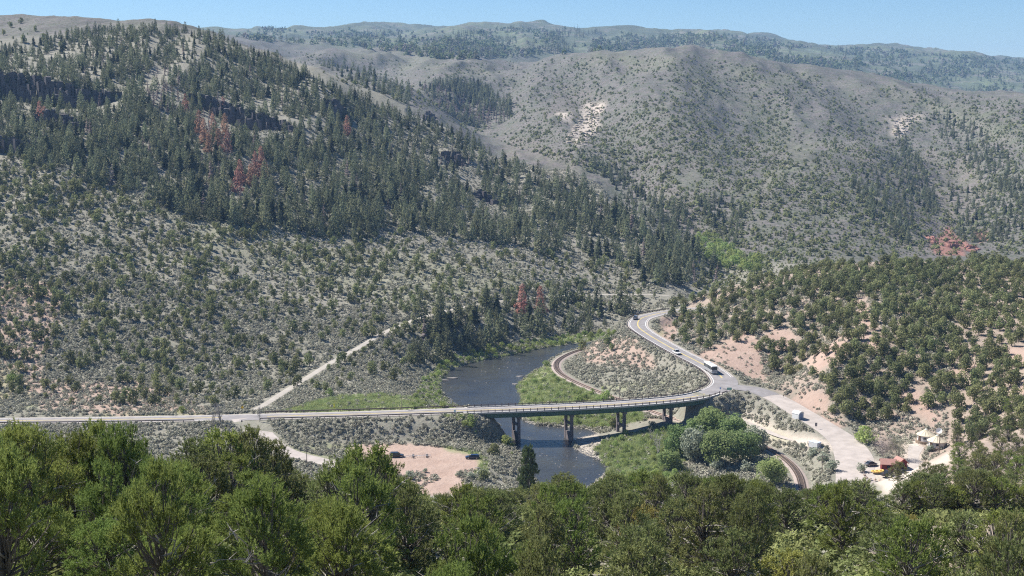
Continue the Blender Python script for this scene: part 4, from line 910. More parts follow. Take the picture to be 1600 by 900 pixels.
Pe, _ = pick_img([[(700, 652), (728, 652), (770, 682), (805, 702), (800, 716), (765, 700), (730, 690), (690, 668)]], 3.0, 2500, 380, None, np.random.default_rng(53), 520); Ps = np.vstack([Ps, Pe])
stuff('sagebrush', SAGE, Ps, RNG.uniform(0.5, 1.25, len(Ps)), 'grey green sagebrush covering the flats and lower slopes')
stuff('sagebrush', SAGE_FAR, Pq, RNG.uniform(0.6, 1.3, len(Pq)), 'grey green sagebrush on the upper left hill'); print('sage', len(Ps), len(Pq))
# ---- meadow, willows, cottonwoods
gr = lambda polys, n, seed: (lambda P: P)(pick_img(polys, 2.2, n, 380, None, np.random.default_rng(seed), 760)[0])
Pg = gr([P_MEADOW, P_NEARMEAD, P_STRIP, [(440, 643), (520, 619), (600, 615), (662, 624), (668, 641), (560, 646)], [(690, 697), (735, 703), (764, 722), (752, 750), (742, 748), (752, 724), (730, 712), (690, 703)]], 60000, 61)
stuff('tall_grass', GRASS, Pg, RNG.uniform(0.6, 1.4, len(Pg)), 'tall green grass along the river banks')
Pw, Iw = pick_img([P_STRIP], 6.5, 2500, 380, lambda a, b: 0.85+0*a, np.random.default_rng(62), 700)
Pw2, Iw2 = pick_img([P_MEADOW, P_NEARMEAD, [(905, 610), (950, 600), (960, 632), (900, 636)], [(715, 655), (745, 670), (740, 690)], [(790, 680), (815, 690), (800, 712), (780, 700)]], 9, 2500, 380, lambda a, b: 0.3+0.7*((a > 935) & (b > 660)), np.random.default_rng(63), 600)
Pw = np.vstack([Pw, Pw2]); Iw = np.vstack([Iw, Iw2]); print('grass', len(Pg), 'willow', len(Pw))
for i, p in enumerate(Pw[:290]):
    px, py = Iw[i]; s = RNG.uniform(0.42, 0.95)*(0.8 if py > 590 else 1.0)
    z = ('on the far bank under the left hill' if py < 560 else 'on the left bank above the bridge') if px < 760 or py < 560 else 'in the meadow beyond the bridge' if py < 668 else 'in the bright meadow by the cottonwoods'
    single('willow_bush', WILLOW[i % 3], p, s, f'{"large" if s > 0.75 else "low"} bright green willow bush {z}{", left part" if px < 860 and z.startswith("in the meadow") else ", right part" if z.startswith("in the meadow") else ""}', 'bush', 'willows along the river')
for i, (px, py, s, lb) in enumerate(((790, 696, 1.25, 'pale green willow on the left bank below the bridge'), (736, 660, 0.9, 'green willow beside the left bridge abutment'), (945, 628, 1.5, 'leafy green tree by the railway behind the bridge'), (905, 630, 1.1, 'bright green bush in the meadow just behind the bridge'),
        (515, 618, 0.9, 'two lobed green bush in the roadside meadow'), (285, 645, 0.8, 'green bush beside the left highway'), (20, 598, 1.2, 'bright green bush at the left edge'), (1352, 692, 1.75, 'round bright green tree beside the wide gravel road'))):
    h_ = hit([px], [py], 380)[0]; single('green_bush', WILLOW[i % 3], h_, s, lb, 'bush')
for i, (px, py, s, lb) in enumerate(((772, 712, 1.1, 'dark juniper on the left bank beside the lot'), (756, 752, 0.9, 'dark juniper by the lower right corner of the gravel lot'), (640, 735, 0.0, ''), (958, 668, 0.95, 'brownish bush by the third bridge pier'))):
    if s: h_ = hit([px], [py], 380)[0]; single('juniper_bush', MID[i % 5], h_, s*0.9, lb, 'juniper')
for i, (px, py, s, lb) in enumerate(((642, 749, 1.05, 'grey sage clump at the bottom of the gravel lot'), (664, 738, 0.55, 'brown sage clump on its own in the gravel lot'), (735, 748, 0.8, 'grey sage clump beside the lower neck of the lot'), (752, 745, 0.9, 'pale sage clump right of the lower lot'), (715, 745, 0.6, 'small sage clump on the edge of the lower lot'), (637, 772, 0.5, 'sage clump in front of the gravel lot'),
        (1285, 722, 1.1, 'silver shrub below the white trailer'), (1270, 712, 1.0, 'silver shrub left of the gravel road end'), (1255, 702, 0.8, 'silver shrub beside the railway cut'), (1300, 735, 1.2, 'silver shrub by the foot of the gravel road'), (1345, 738, 1.0, 'silver shrub by the rock edged yard'), (1120, 735, 1.3, 'silver shrub at the foot of the cottonwoods'), (1165, 738, 1.3, 'silver shrub right of the cottonwoods'), (1180, 725, 1.2, 'silver shrub beside the railway under the cottonwoods'), (1455, 705, 0.8, 'grey shrub before the nearer yurt'), (1020, 668, 0.9, 'grey shrub under the dead snag'))):
    h_ = hit([px], [py], 380)[0]; single('silver_shrub', SILV[i % 2], h_, s, lb, 'shrub')
def cottonwood(seed, H, W, mf, nl=3600):
    r = np.random.default_rng(seed); K = bushcrown(r, H*0.95, W, nl//2, 0.40, H*0.05, 9, 0.8); K = bushcrown(r, H*1.06, W*1.3, nl, 0.40, H*0.02, 34, 0.8, K=K); T = MB()
    T.tube([(0, 0, -0.5), (0.2, 0.1, H*0.3), (0.1, -0.1, H*0.6), (0, 0, H*0.85)], [0.4, 0.3, 0.18, 0.04], 7)
    for k in range(7):
        a = r.uniform(0, 6.28); z = H*r.uniform(0.2, 0.5); e = np.array([math.cos(a)*W*0.36, math.sin(a)*W*0.36, z+H*r.uniform(0.15, 0.35)]); T.tube([(0.1, 0, z), (e*0.5+np.array([0, 0, z*0.5])), e], [0.16, 0.1, 0.03], 5, cap=False)
    return (T.mesh('trunk_mesh', [M_BARK]), K.mesh('crown_mesh', [mf]), H, W)
CW = [cottonwood(3, 13, 11, M_COTTON), cottonwood(4, 12, 10, M_COTTON), cottonwood(5, 9, 9, M_SILVER)]
for i, (px, py, H, W, k, lb) in enumerate(((1088, 690, 9, 8, 0, 'cottonwood leaning over the railway at the right bridge end'), (1108, 690, 12, 11, 1, 'tall cottonwood in the middle of the grove right of the bridge'), (1145, 698, 12, 11, 0, 'broad cottonwood on the right of the grove'), (1062, 712, 11, 9, 1, 'bright cottonwood on the left of the grove beside the meadow'),
        (1090, 722, 12, 10, 2, 'silvery cottonwood at the front left of the grove'), (1122, 728, 13, 12, 0, 'dark cottonwood at the front of the grove'), (1160, 722, 11, 10, 1, 'cottonwood at the front right of the grove'), (1178, 706, 9, 8, 2, 'silvery tree at the right end of the grove by the rails'), (1112, 664, 7, 7, 1, 'low cottonwood under the right end of the bridge'),
        (1045, 735, 7, 7, 1, 'low green tree on the near edge of the willow meadow'), (1205, 757, 9, 9.5, 0, 'rounded green tree beside the railway curve'))):
    h_ = hit([px], [py], 330)[0]; plant('cottonwood_tree', CW[k], h_[0], h_[1], H, W, lb, 'cottonwood tree', None)
Pa, Ia = pick_img([[(1080, 370), (1110, 375), (1140, 395), (1190, 410), (1185, 428), (1130, 418), (1095, 405)]], 8, 260, 700, None, np.random.default_rng(64), 1150)
for i, p in enumerate(Pa): single('cottonwood_tree', WILLOW[i % 3], p, RNG.uniform(1.5, 2.6), f'bright green cottonwood in the far valley grove, {"left" if Ia[i][0] < 1120 else "middle" if Ia[i][0] < 1155 else "right"} part', 'cottonwood tree', 'cottonwoods in the far valley')
# ---- middle mountain: shrubs, conifers in the draws; far range woods
P_MOUNT = [(400, 75), (560, 90), (700, 100), (880, 92), (1080, 86), (1200, 108), (1400, 132), (1640, 165), (1850, 190), (1850, 395), (1230, 402), (1180, 425), (1100, 370), (1000, 300), (900, 262), (760, 215), (640, 165), (520, 125)]
def dens_m(px, py):
    d = np.interp(py, [80, 150, 220, 320, 400], [0.25, 0.4, 0.75, 1.0, 0.9]); op = fbm(px/60, py/35, 4, 37)
    d = d*np.clip(0.85+op*4.0, 0.12, 1.3)
    for c in ([(760, 210), (940, 205), (960, 270), (880, 262)], [(1180, 300), (1330, 210), (1460, 240), (1300, 300)], [(990, 270), (1100, 290), (1130, 390), (1080, 380)], [(1330, 250), (1500, 230), (1560, 330), (1400, 330)]): d = np.where(poly_in(px, py, c), np.minimum(1, d*2.2), d)
    return d
Pm, Im = pick_img([P_MOUNT], lambda a, b: np.interp(b, [80, 200, 400], [2.0, 2.7, 3.9]), 90000, 880, dens_m, np.random.default_rng(71), 2900)
Pz, _ = pick_img([[(1085, 400), (1230, 398), (1320, 402), (1320, 428), (1180, 442), (1085, 455)]], 4.5, 3000, 715, None, np.random.default_rng(73), 1150); Pm = np.vstack([Pm, Pz])
stuff('mountain_shrubs', SHRUB, Pm, 0.4+1.3*RNG.uniform(0, 1, len(Pm))**2, 'dark shrubs dotting the middle mountain')
PD = [([(655, 135), (700, 130), (740, 128), (800, 165), (798, 185), (760, 205), (720, 190), (680, 165)], 4.2), ([(1400, 200), (1440, 260), (1470, 335), (1450, 345), (1420, 300)], 6), ([(1440, 140), (1510, 190), (1600, 270), (1680, 330), (1650, 350), (1540, 290), (1470, 215)], 5.5),
      ([(1330, 290), (1400, 240), (1430, 330), (1420, 390), (1370, 350)], 9), ([(1480, 290), (1600, 330), (1620, 380), (1500, 380)], 9), ([(920, 255), (970, 265), (1020, 320), (1060, 370), (1040, 375), (985, 320)], 7), ([(1090, 310), (1160, 320), (1150, 390), (1100, 350)], 9), ([(500, 100), (560, 110), (650, 150), (640, 165), (540, 125)], 7)]
A = [pick_img([c], s, 1500, 880, None, np.random.default_rng(80+i), 2900) for i, (c, s) in enumerate(PD)]; Pd = np.vstack([a[0] for a in A]); Id = np.vstack([a[1] for a in A])
greyd = (Id[:, 0] > 640) & (Id[:, 0] < 800) & (np.abs(Id[:, 1]-(140+(Id[:, 0]-650)*0.42)) < 16) & (RNG.uniform(size=len(Id)) < 0.7)
stuff('draw_conifers', FIR, Pd[~greyd], np.where(Id[~greyd, 0] < 820, 1.25, 0.85)*RNG.uniform(0.5, 1.0, (~greyd).sum()), 'dark conifers filling the mountain draws')
stuff('draw_dead_conifers', FIR_GREY, Pd[greyd], RNG.uniform(0.7, 1.1, greyd.sum()), 'pinkish grey dead conifers in the central draw'); print('mount', len(Pm), len(Pd))
FARL = [(355, 55), (420, 44), (490, 53), (530, 50), (605, 38), (680, 51), (720, 53), (790, 46), (880, 47), (965, 51), (1005, 62), (1060, 55), (1110, 55), (1185, 59), (1275, 76), (1400, 79), (1475, 88), (1600, 94), (1850, 104)]
P_FAR = [(p[0], p[1]-1) for p in FARL]+[(1850, 178), (1600, 155), (1450, 140), (1300, 110), (1200, 100), (1080, 84), (880, 86), (700, 95), (560, 75), (400, 64)]
def dens_f(px, py): return np.clip(0.45+fbm(px/50, py/14, 4, 47)*3.0, 0.03, 1)
def dens_f2(px, py): return np.clip(0.08+fbm(px/38, py/11, 4, 57)*2.6, 0.0, 1)
Pn, _ = pick_img([P_FAR], 1.9, 36000, 2300, dens_f, np.random.default_rng(91), 9000)
stuff('aspen_woods', FARASP, Pn, RNG.uniform(0.7, 1.5, len(Pn)), 'aspen woods on the far range')
Pn2, _ = pick_img([P_FAR], 2.0, 26000, 2300, dens_f2, np.random.default_rng(92), 9000)
stuff('far_conifers', FARFIR, Pn2, RNG.uniform(0.9, 1.7, len(Pn2)), 'dark conifer stands on the far range'); print('far', len(Pn), len(Pn2))
# ================================================================== water
def water():
    x0, y0 = RIVC.min(0)-25; x1, y1 = RIVC.max(0)+25; nx, ny = 40, 60
    v = [(x0+(x1-x0)*i/nx, y0+(y1-y0)*j/ny, 0.0) for j in range(ny+1) for i in range(nx+1)]
    f = [(j*(nx+1)+i, j*(nx+1)+i+1, (j+1)*(nx+1)+i+1, (j+1)*(nx+1)+i) for j in range(ny) for i in range(nx)]
    me = bpy.data.meshes.new('river'); me.from_pydata(v, [], f); m = bpy.data.materials.new('river_water'); t, o = nodes(m)
    g = N(t, 'ShaderNodeNewGeometry').outputs['Position']; p = N(t, 'ShaderNodeBsdfPrincipled', i_Roughness=0.12); p.inputs['IOR'].default_value = 1.33
    n1 = noise(t, g, 0.05, 4); n2 = noise(t, g, 0.9, 4, 0.6); n3 = noise(t, g, 0.22, 3)
    c = mixc(t, ramp(t, n1, 0.35, 0.65), (0.035, 0.038, 0.045), (0.055, 0.055, 0.05)); 
    rif = noise(t, g, 1.3, 3, 0.7); zone = ramp(t, noise(t, g, 0.035, 3), 0.44, 0.62)
    foam = mth(t, 'MULTIPLY', ramp(t, rif, 0.70, 0.78), zone); c = mixc(t, mth(t, 'MULTIPLY', foam, 0.75), c, (0.55, 0.55, 0.53))
    t.links.new(c, p.inputs['Base Color'])
    b = N(t, 'ShaderNodeBump', i_Strength=0.55, i_Distance=0.35); t.links.new(mth(t, 'ADD', n2, mth(t, 'MULTIPLY', n3, 1.5)), b.inputs['Height']); t.links.new(b.outputs[0], p.inputs['Normal'])
    t.links.new(p.outputs[0], o.inputs[0]); me.materials.append(m); tag(link('river', me), 'dark blue grey river winding under the bridge', None, None, 'structure')
water()
# ================================================================== ribbons: roads, tracks, ballast
def frames(P):
    d = np.gradient(P[:, :2], axis=0); d /= np.linalg.norm(d, axis=1)[:, None]; return d, np.c_[-d[:, 1], d[:, 0]]
def ribbon(P, offs, zs):
    """strip along P through lateral offsets (fractions of half width when |o|<=1 given as tuple) """
    d, n = frames(P); v = []; f = []; k = len(offs)
    for i in range(len(P)):
        for o, z in zip(offs, zs):
            w_ = o if not isinstance(o, str) else float(o)*P[i, 3]/2
            v.append((P[i, 0]+n[i, 0]*w_, P[i, 1]+n[i, 1]*w_, P[i, 2]+z))
    for i in range(len(P)-1):
        for j in range(k-1): f.append((i*k+j+1, i*k+j, (i+1)*k+j, (i+1)*k+j+1))
    return v, f
def ribobj(name, P, offs, zs, m, label=None, kind='structure', parent=None):
    v, f = ribbon(P, offs, zs); me = bpy.data.meshes.new(name); me.from_pydata(v, [], f); me.materials.append(m); me.shade_smooth(); o = link(name, me, parent)
    return tag(o, label, None, None, kind) if parent is None else o
M_ASPH = mat('worn_asphalt', (0.24, 0.225, 0.225), 0.9, 0.17, 0.35); M_SIDE = mat('pale_chip_seal', (0.40, 0.355, 0.325), 0.92, 0.15, 0.3); M_DIRT = mat('dirt_track', (0.40, 0.34, 0.29), 0.95, 0.15, 0.3)
M_WHITE = mat('road_paint_white', (0.78, 0.78, 0.76), 0.7, 0.1, 2); M_YELLOW = mat('road_paint_yellow', (0.72, 0.56, 0.16), 0.7, 0.1, 2); M_BALL = mat('ballast', (0.34, 0.28, 0.25), 0.95, 0.2, 1.5)
M_SHOULD = mat('gravel_shoulder', (0.42, 0.375, 0.34), 0.95, 0.12, 0.5)
ribobj('highway', ROAD, ('-1', '-0.8', '0', '0.8', '1'), (-0.05, 0.0, 0.06, 0.0, -0.05), M_ASPH, 'grey two lane highway curving over the bridge and up the right bank')
dR, nR = frames(ROAD)
ij = int(np.argmin(np.hypot(ROAD[:, 0]-SIDE_R[0, 0], ROAD[:, 1]-SIDE_R[0, 1]))); il = int(np.argmin(np.hypot(ROAD[:, 0]-SIDE_L[0, 0], ROAD[:, 1]-SIDE_L[0, 1])))
for nm, off, w_, mm in (('edge_line', 0.74, 0.2, M_WHITE), ('edge_line', -0.74, 0.2, M_WHITE)):
    runs = [(0, len(ROAD))] if off > 0 else [(0, il-6), (il+6, ij-5), (ij+9, len(ROAD))]
    for a, b in runs:
        Q = ROAD[a:b]; d, n = frames(Q); c = Q.copy(); c[:, :2] += n*(Q[:, 3:4]/2*off); ribobj(nm, c, (-w_/2, w_/2), (0.030, 0.030), mm, 'white edge line of the highway')
        s = Q.copy(); s[:, :2] += n*(Q[:, 3:4]/2*(0.9 if off > 0 else -0.9)); ribobj('road_shoulder', s, (-0.3, 0.3), (0.016, 0.016), M_SHOULD, 'pale gravel shoulder of the highway')
for off in (-0.17, 0.17):
    for a, b in ((0, il-5), (il+5, ij-8), (ij+8, len(ROAD))):
        Q = ROAD[a:b]; d, n = frames(Q); c = Q.copy(); c[:, :2] += n*off; ribobj('centre_line', c, (-0.09, 0.09), (0.075, 0.075), M_YELLOW, 'yellow centre line of the highway')
ka = int(np.argmin(np.abs(proj(SIDE_R[:, 0], SIDE_R[:, 1], SIDE_R[:, 2])[0]-1206))); ribobj('road_apron', SIDE_R[:ka+1], ('-1', '-0.5', '0', '0.5', '1'), (-0.06, 0.035, 0.055, 0.035, -0.06), M_ASPH, 'grey asphalt mouth of the right side road'); ribobj('gravel_road', SIDE_R[ka:], ('-1', '-0.5', '0', '0.5', '1'), (-0.06, 0.03, 0.05, 0.03, -0.06), M_SIDE, 'wide pale side road running down to the right bank yard')
ribobj('side_road', SIDE_L, ('-1', '0', '1'), (-0.05, 0.03, -0.05), M_SIDE, 'pale side road dropping from the highway to the gravel lot')
ribobj('dirt_track', TRAIL, ('-1', '0', '1'), (-0.02, 0.06, -0.02), mat('pale_track', (0.36, 0.33, 0.29), 0.95, 0.12, 0.3), 'narrow dirt track climbing along the left hill')
ribobj('dirt_track', TRACK_R, ('-1', '0', '1'), (-0.02, 0.05, -0.02), M_SHOULD, 'dirt track past the sheds by the railway'); ribobj('dirt_track', TRACK_Y, ('-1', '0', '1'), (-0.02, 0.05, -0.02), M_SHOULD, 'dirt drive up to the yurts')
# ------------------------------------------------------------------ railway: ballast, sleepers, two rails
def railway():
    t = thing('railway', 'single railway track curving under the bridge and behind the cottonwoods', 'railway', (float(RAIL[0, 0]), float(RAIL[0, 1]), 0)); L = np.array([RAIL[0, 0], RAIL[0, 1], 0, 0]); P = RAIL-L; d, n = frames(P)
    ribobj('ballast', P, (-2.6, -1.6, 1.6, 2.6), (-0.25, 0.10, 0.10, -0.25), M_BALL, parent=t)
    mr = mat('rusty_rail', (0.24, 0.18, 0.15), 0.5, 0.2, 3, metal=0.6)
    for off in (-0.72, 0.72):
        c = P.copy(); c[:, :2] += n*off; ribobj('rail', c, (-0.09, -0.09, 0.09, 0.09), (0.16, 0.40, 0.40, 0.16), mr, parent=t)
    bm = MB(); Q = resample(P, 0.75); dd, nn = frames(Q)
    for i in range(len(Q)): bm.box((Q[i, 0], Q[i, 1], Q[i, 2]+0.16), (2.5, 0.26, 0.16), math.atan2(nn[i, 1], nn[i, 0]))
    o = bm.build('sleepers', mat('tarred_sleeper', (0.19, 0.15, 0.125), 0.9, 0.3, 2), t); o['kind'] = 'stuff'
railway()
# ================================================================== bridge
M_GREEN = mat('green_girder_paint', (0.062, 0.125, 0.098), 0.55, 0.12, 0.8); M_CONC = mat('shaded_pier_concrete', (0.15, 0.13, 0.135), 0.9, 0.25, 0.6, bump=0.15); M_DECK = mat('deck_concrete', (0.47, 0.45, 0.43), 0.9, 0.08, 0.6)  # pier concrete darkened: the shade on the piers is put into its colour
M_STEEL = mat('weathered_rail_steel', (0.13, 0.10, 0.09), 0.6, 0.2, 2, metal=0.3); M_GALV = mat('galvanised_rail', (0.33, 0.32, 0.31), 0.5, 0.12, 2, metal=0.5); M_POST = mat('timber_post', (0.16, 0.12, 0.10), 0.9, 0.2, 3)
ib0 = int(np.argmax(ROAD[:, 0] > BR0)); ib1 = int(np.argmax(ROAD[:, 0] > BR1)); BP = ROAD[ib0:ib1+1].copy(); BP[:, 3] = 9.4; BO = np.array([BP[0, 0], BP[0, 1], BP[0, 2], 0]); BL = BP-BO
def sweep(P, prof, closed=True):
    """solid swept along P from a lateral/vertical outline"""
    d, n = frames(P); v = []; f = []; k = len(prof)
    for i in range(len(P)):
        for o, z in prof: v.append((P[i, 0]+n[i, 0]*o, P[i, 1]+n[i, 1]*o, P[i, 2]+z))
    for i in range(len(P)-1):
        for j in range(k): j2 = (j+1) % k; f.append((i*k+j, i*k+j2, (i+1)*k+j2, (i+1)*k+j))
    f.append(tuple(range(k))[::-1]); f.append(tuple((len(P)-1)*k+j for j in range(k))); return v, f
def bridge():
    t = thing('bridge', 'green girder highway bridge on four concrete piers across the river', 'bridge', tuple(BO[:3])); d, n = frames(BL)
    def sw(name, prof, m, P=BL): b = MB(); b.add(*sweep(P, prof)); return b.build(name, m, t)
    sw('deck', [(-4.9, -0.30), (4.9, -0.30), (4.9, -0.07), (-4.9, -0.07)], M_DECK)
    for s in (-1, 1): sw('kerb', [(s*4.9-0.01*s, -0.068), (s*4.9-0.01*s, 0.30), (s*4.45, 0.30), (s*4.45, -0.068)][::s], M_DECK)
    for off in (-3.9, -1.3, 1.3, 3.9):
        g = sw('girder', [(off-0.06, -2.05), (off+0.06, -2.05), (off+0.06, -0.31), (off-0.06, -0.31)], M_GREEN)
        for zz in (-2.12, -0.42):
            b = MB(); b.add(*sweep(BL, [(off-0.28, zz), (off+0.28, zz), (off+0.28, zz+0.075), (off-0.28, zz+0.075)])); b.build('flange', M_GREEN, g)
        if abs(off) > 3:
            b = MB(); R = resample(BL, 2.4); dd, nn = frames(R)
            for i in range(1, len(R)-1):
                s = 1 if off > 0 else -1; c = R[i, :2]+nn[i]*(off+0.14*s); b.box((c[0], c[1], R[i, 2]-1.23), (0.16, 0.06, 1.5), math.atan2(nn[i, 1], nn[i, 0]))
            o = b.build('stiffeners', M_GREEN, g); o['kind'] = 'stuff'
    pm = MB(); pm.box((0, 0, 0.42), (0.24, 0.24, 0.95)); post_me = pm.mesh('rail_post_mesh', [M_STEEL]); R = resample(BL, 2.5); dd, nn = frames(R)
    for s in (-1, 1):
        for zz in (0.58, 0.86): sw('guard_rail', [(s*4.62-0.05, zz), (s*4.62+0.05, zz), (s*4.62+0.05, zz+0.13), (s*4.62-0.05, zz+0.13)], M_STEEL)
        for i in range(len(R)):
            o = link('rail_post', post_me, t); o.location = (R[i, 0]+nn[i, 0]*s*4.66, R[i, 1]+nn[i, 1]*s*4.66, R[i, 2]+0.31); o.rotation_euler = (0, 0, math.atan2(dd[i, 1], dd[i, 0]))
    # piers: two leaning columns, cap, strut, lower wall
    for px, wall, strut in ((805, 0.50, True), (890, 0.46, True), (972, 0.0, True), (1045, 0.42, False)):
        X, Y, Zd = [float(q) for q in (lambda i: ROAD[i, :3])(int(np.argmin(np.abs(proj(ROAD[:, 0], ROAD[:, 1], ROAD[:, 2])[0]-px)+1e4*((np.arange(len(ROAD)) < ib0) | (np.arange(len(ROAD)) > ib1)))))]
        a = np.array([0.36, -0.93]); g = float(min(ground(X+a[0]*3, Y+a[1]*3)[0], ground(X-a[0]*3, Y-a[1]*3)[0]))-0.8; top = Zd-2.13; pr = bpy.data.objects.new('pier', None); C.objects.link(pr); pr.parent = t; pr.location = (X-BO[0], Y-BO[1], -BO[2])
        rz = math.atan2(a[1], a[0]); h = top-0.9-g
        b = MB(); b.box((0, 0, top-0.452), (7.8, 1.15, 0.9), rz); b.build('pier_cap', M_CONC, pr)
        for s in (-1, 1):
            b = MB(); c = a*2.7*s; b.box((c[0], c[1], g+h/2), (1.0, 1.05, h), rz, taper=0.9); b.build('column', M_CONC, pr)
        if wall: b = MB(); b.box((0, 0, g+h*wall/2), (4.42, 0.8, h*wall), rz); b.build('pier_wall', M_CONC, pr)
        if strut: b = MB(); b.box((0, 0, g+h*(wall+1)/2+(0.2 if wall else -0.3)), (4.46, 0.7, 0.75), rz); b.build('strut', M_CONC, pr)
    for i, s in ((0, -1), (len(BL)-1, 1)):
        b = MB(); c = BL[i]; rz = math.atan2(d[i, 1], d[i, 0]); q = c[:2]+d[i]*s*0.95; b.box((q[0], q[1], c[2]-2.2), (1.6, 11.4, 4.2), rz, m=0)
        for e in (-1, 1): q2 = c[:2]+d[i]*s*3.0+n[i]*e*5.5; b.box((q2[0], q2[1], c[2]-1.6), (2.6, 0.5, 3.1), rz)
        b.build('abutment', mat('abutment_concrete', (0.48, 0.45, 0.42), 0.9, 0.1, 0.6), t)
bridge()
# ------------------------------------------------------------------ roadside guard rails
gp = MB(); gp.box((0, 0, 0.33), (0.2, 0.2, 0.86)); GPOST = gp.mesh('guard_post_mesh', [M_POST])
def guardrail(i0, i1, side, label, mm=M_STEEL, off=None):
    Q = ROAD[i0:i1].copy(); d, n = frames(Q); Q[:, :2] += n*side*(Q[:, 3:4]/2+0.45); O = np.array([Q[0, 0], Q[0, 1], Q[0, 2], 0]); Q -= O; t = thing('guardrail', label, 'guardrail', tuple(O[:3]))
    b = MB(); b.add(*sweep(Q, [(-0.05, 0.45), (0.05, 0.48), (0.02, 0.60), (0.07, 0.72), (0.05, 0.84), (-0.05, 0.82)])); b.build('rail', mm, t); R = resample(Q, 3.8); dd, nn = frames(R)
    for k in range(len(R)):
        o = link('post', GPOST, t); o.location = (R[k, 0]+nn[k, 0]*side*0.16, R[k, 1]+nn[k, 1]*side*0.16, R[k, 2]); o.rotation_euler = (0, 0, math.atan2(dd[k, 1], dd[k, 0]))
pxR = proj(ROAD[:, 0], ROAD[:, 1], ROAD[:, 2])[0]; mono = np.arange(len(ROAD)) <= ib1
def ri(px): return int(np.argmin(np.abs(pxR-px)+1e4*(~mono)))
guardrail(ri(-200), ri(316), -1, 'long dark guardrail on the near side of the left highway'); guardrail(ri(412), ib0, -1, 'dark guardrail on the near side between the side road and the bridge')
guardrail(ri(412), ib0, 1, 'dark guardrail on the far side before the bridge'); guardrail(ib1, len(ROAD)-14, 1, 'dark guardrail round the outside of the highway curve'); guardrail(ib1, ij-4, -1, 'short dark guardrail at the right bridge end')
# ================================================================== vehicles
M_GLASS = mat('dark_window_glass', (0.02, 0.024, 0.03), 0.08, 0.1, 1, spec=0.6); M_TYRE = mat('tyre_rubber', (0.025, 0.025, 0.026), 0.85, 0.1, 3); M_RIM = mat('alloy_rim', (0.45, 0.45, 0.46), 0.35, 0.05, 3, metal=0.8); M_LAMP = mat('headlight_lens', (0.75, 0.76, 0.78), 0.15, 0.03, 3); M_RED = mat('tail_light_lens', (0.4, 0.02, 0.02), 0.2, 0.05, 3); M_BLACK = mat('black_plastic', (0.03, 0.03, 0.032), 0.6, 0.1, 3)
wt = MB(); an = np.linspace(0, 2*PI, 17)[:-1]
def wheel_meshes():
    b = MB(); v = []; f = []; pr = [(-0.11, 0.20), (-0.11, 0.31), (-0.07, 0.335), (0.07, 0.335), (0.11, 0.31), (0.11, 0.20)]; k = len(pr)
    for i in range(14):
        a = 2*PI*i/14; v += [(r*math.cos(a), y, r*math.sin(a)) for y, r in pr]
    for i in range(14):
        for j in range(k-1): f.append((i*k+j, i*k+j+1, ((i+1) % 14)*k+j+1, ((i+1) % 14)*k+j))
    b.add(v, f); ty = b.mesh('tyre_mesh', [M_TYRE]); b = MB(); v = []; f = []
    for s in (-1, 1):
        o = len(v); v += [(0.21*math.cos(2*PI*i/14), s*0.09, 0.21*math.sin(2*PI*i/14)) for i in range(14)]+[(0, s*0.115, 0)]; f += [(o+i, o+(i+1) % 14, o+14) for i in range(14)]
    b.add(v, f); return ty, b.mesh('rim_mesh', [M_RIM])
TYRE, RIM = wheel_meshes()
def wheel(par, x, y, r=0.335, wd=0.22):
    o = link('wheel', TYRE, par); o.location = (x, y, r); o.scale = (r/0.335, wd/0.22, r/0.335); q = link('rim', RIM, o); return o
def loft(b, secs, m=0, cap=True):
    """secs: rings of equal point count"""
    k = len(secs[0]); v = [p for s in secs for p in s]; f = []
    for i in range(len(secs)-1):
        for j in range(k): j2 = (j+1) % k; f.append((i*k+j, i*k+j2, (i+1)*k+j2, (i+1)*k+j))
    if cap: f.append(tuple(range(k))[::-1]); f.append(tuple((len(secs)-1)*k+j for j in range(k)))
    b.add(v, f, m)
def ring(x, hw, z0, z1, rnd=0.12): return [(x, -hw+rnd, z0), (x, hw-rnd, z0), (x, hw, z0+rnd), (x, hw, z1-rnd), (x, hw-rnd, z1), (x, -hw+rnd, z1), (x, -hw, z1-rnd), (x, -hw, z0+rnd)]
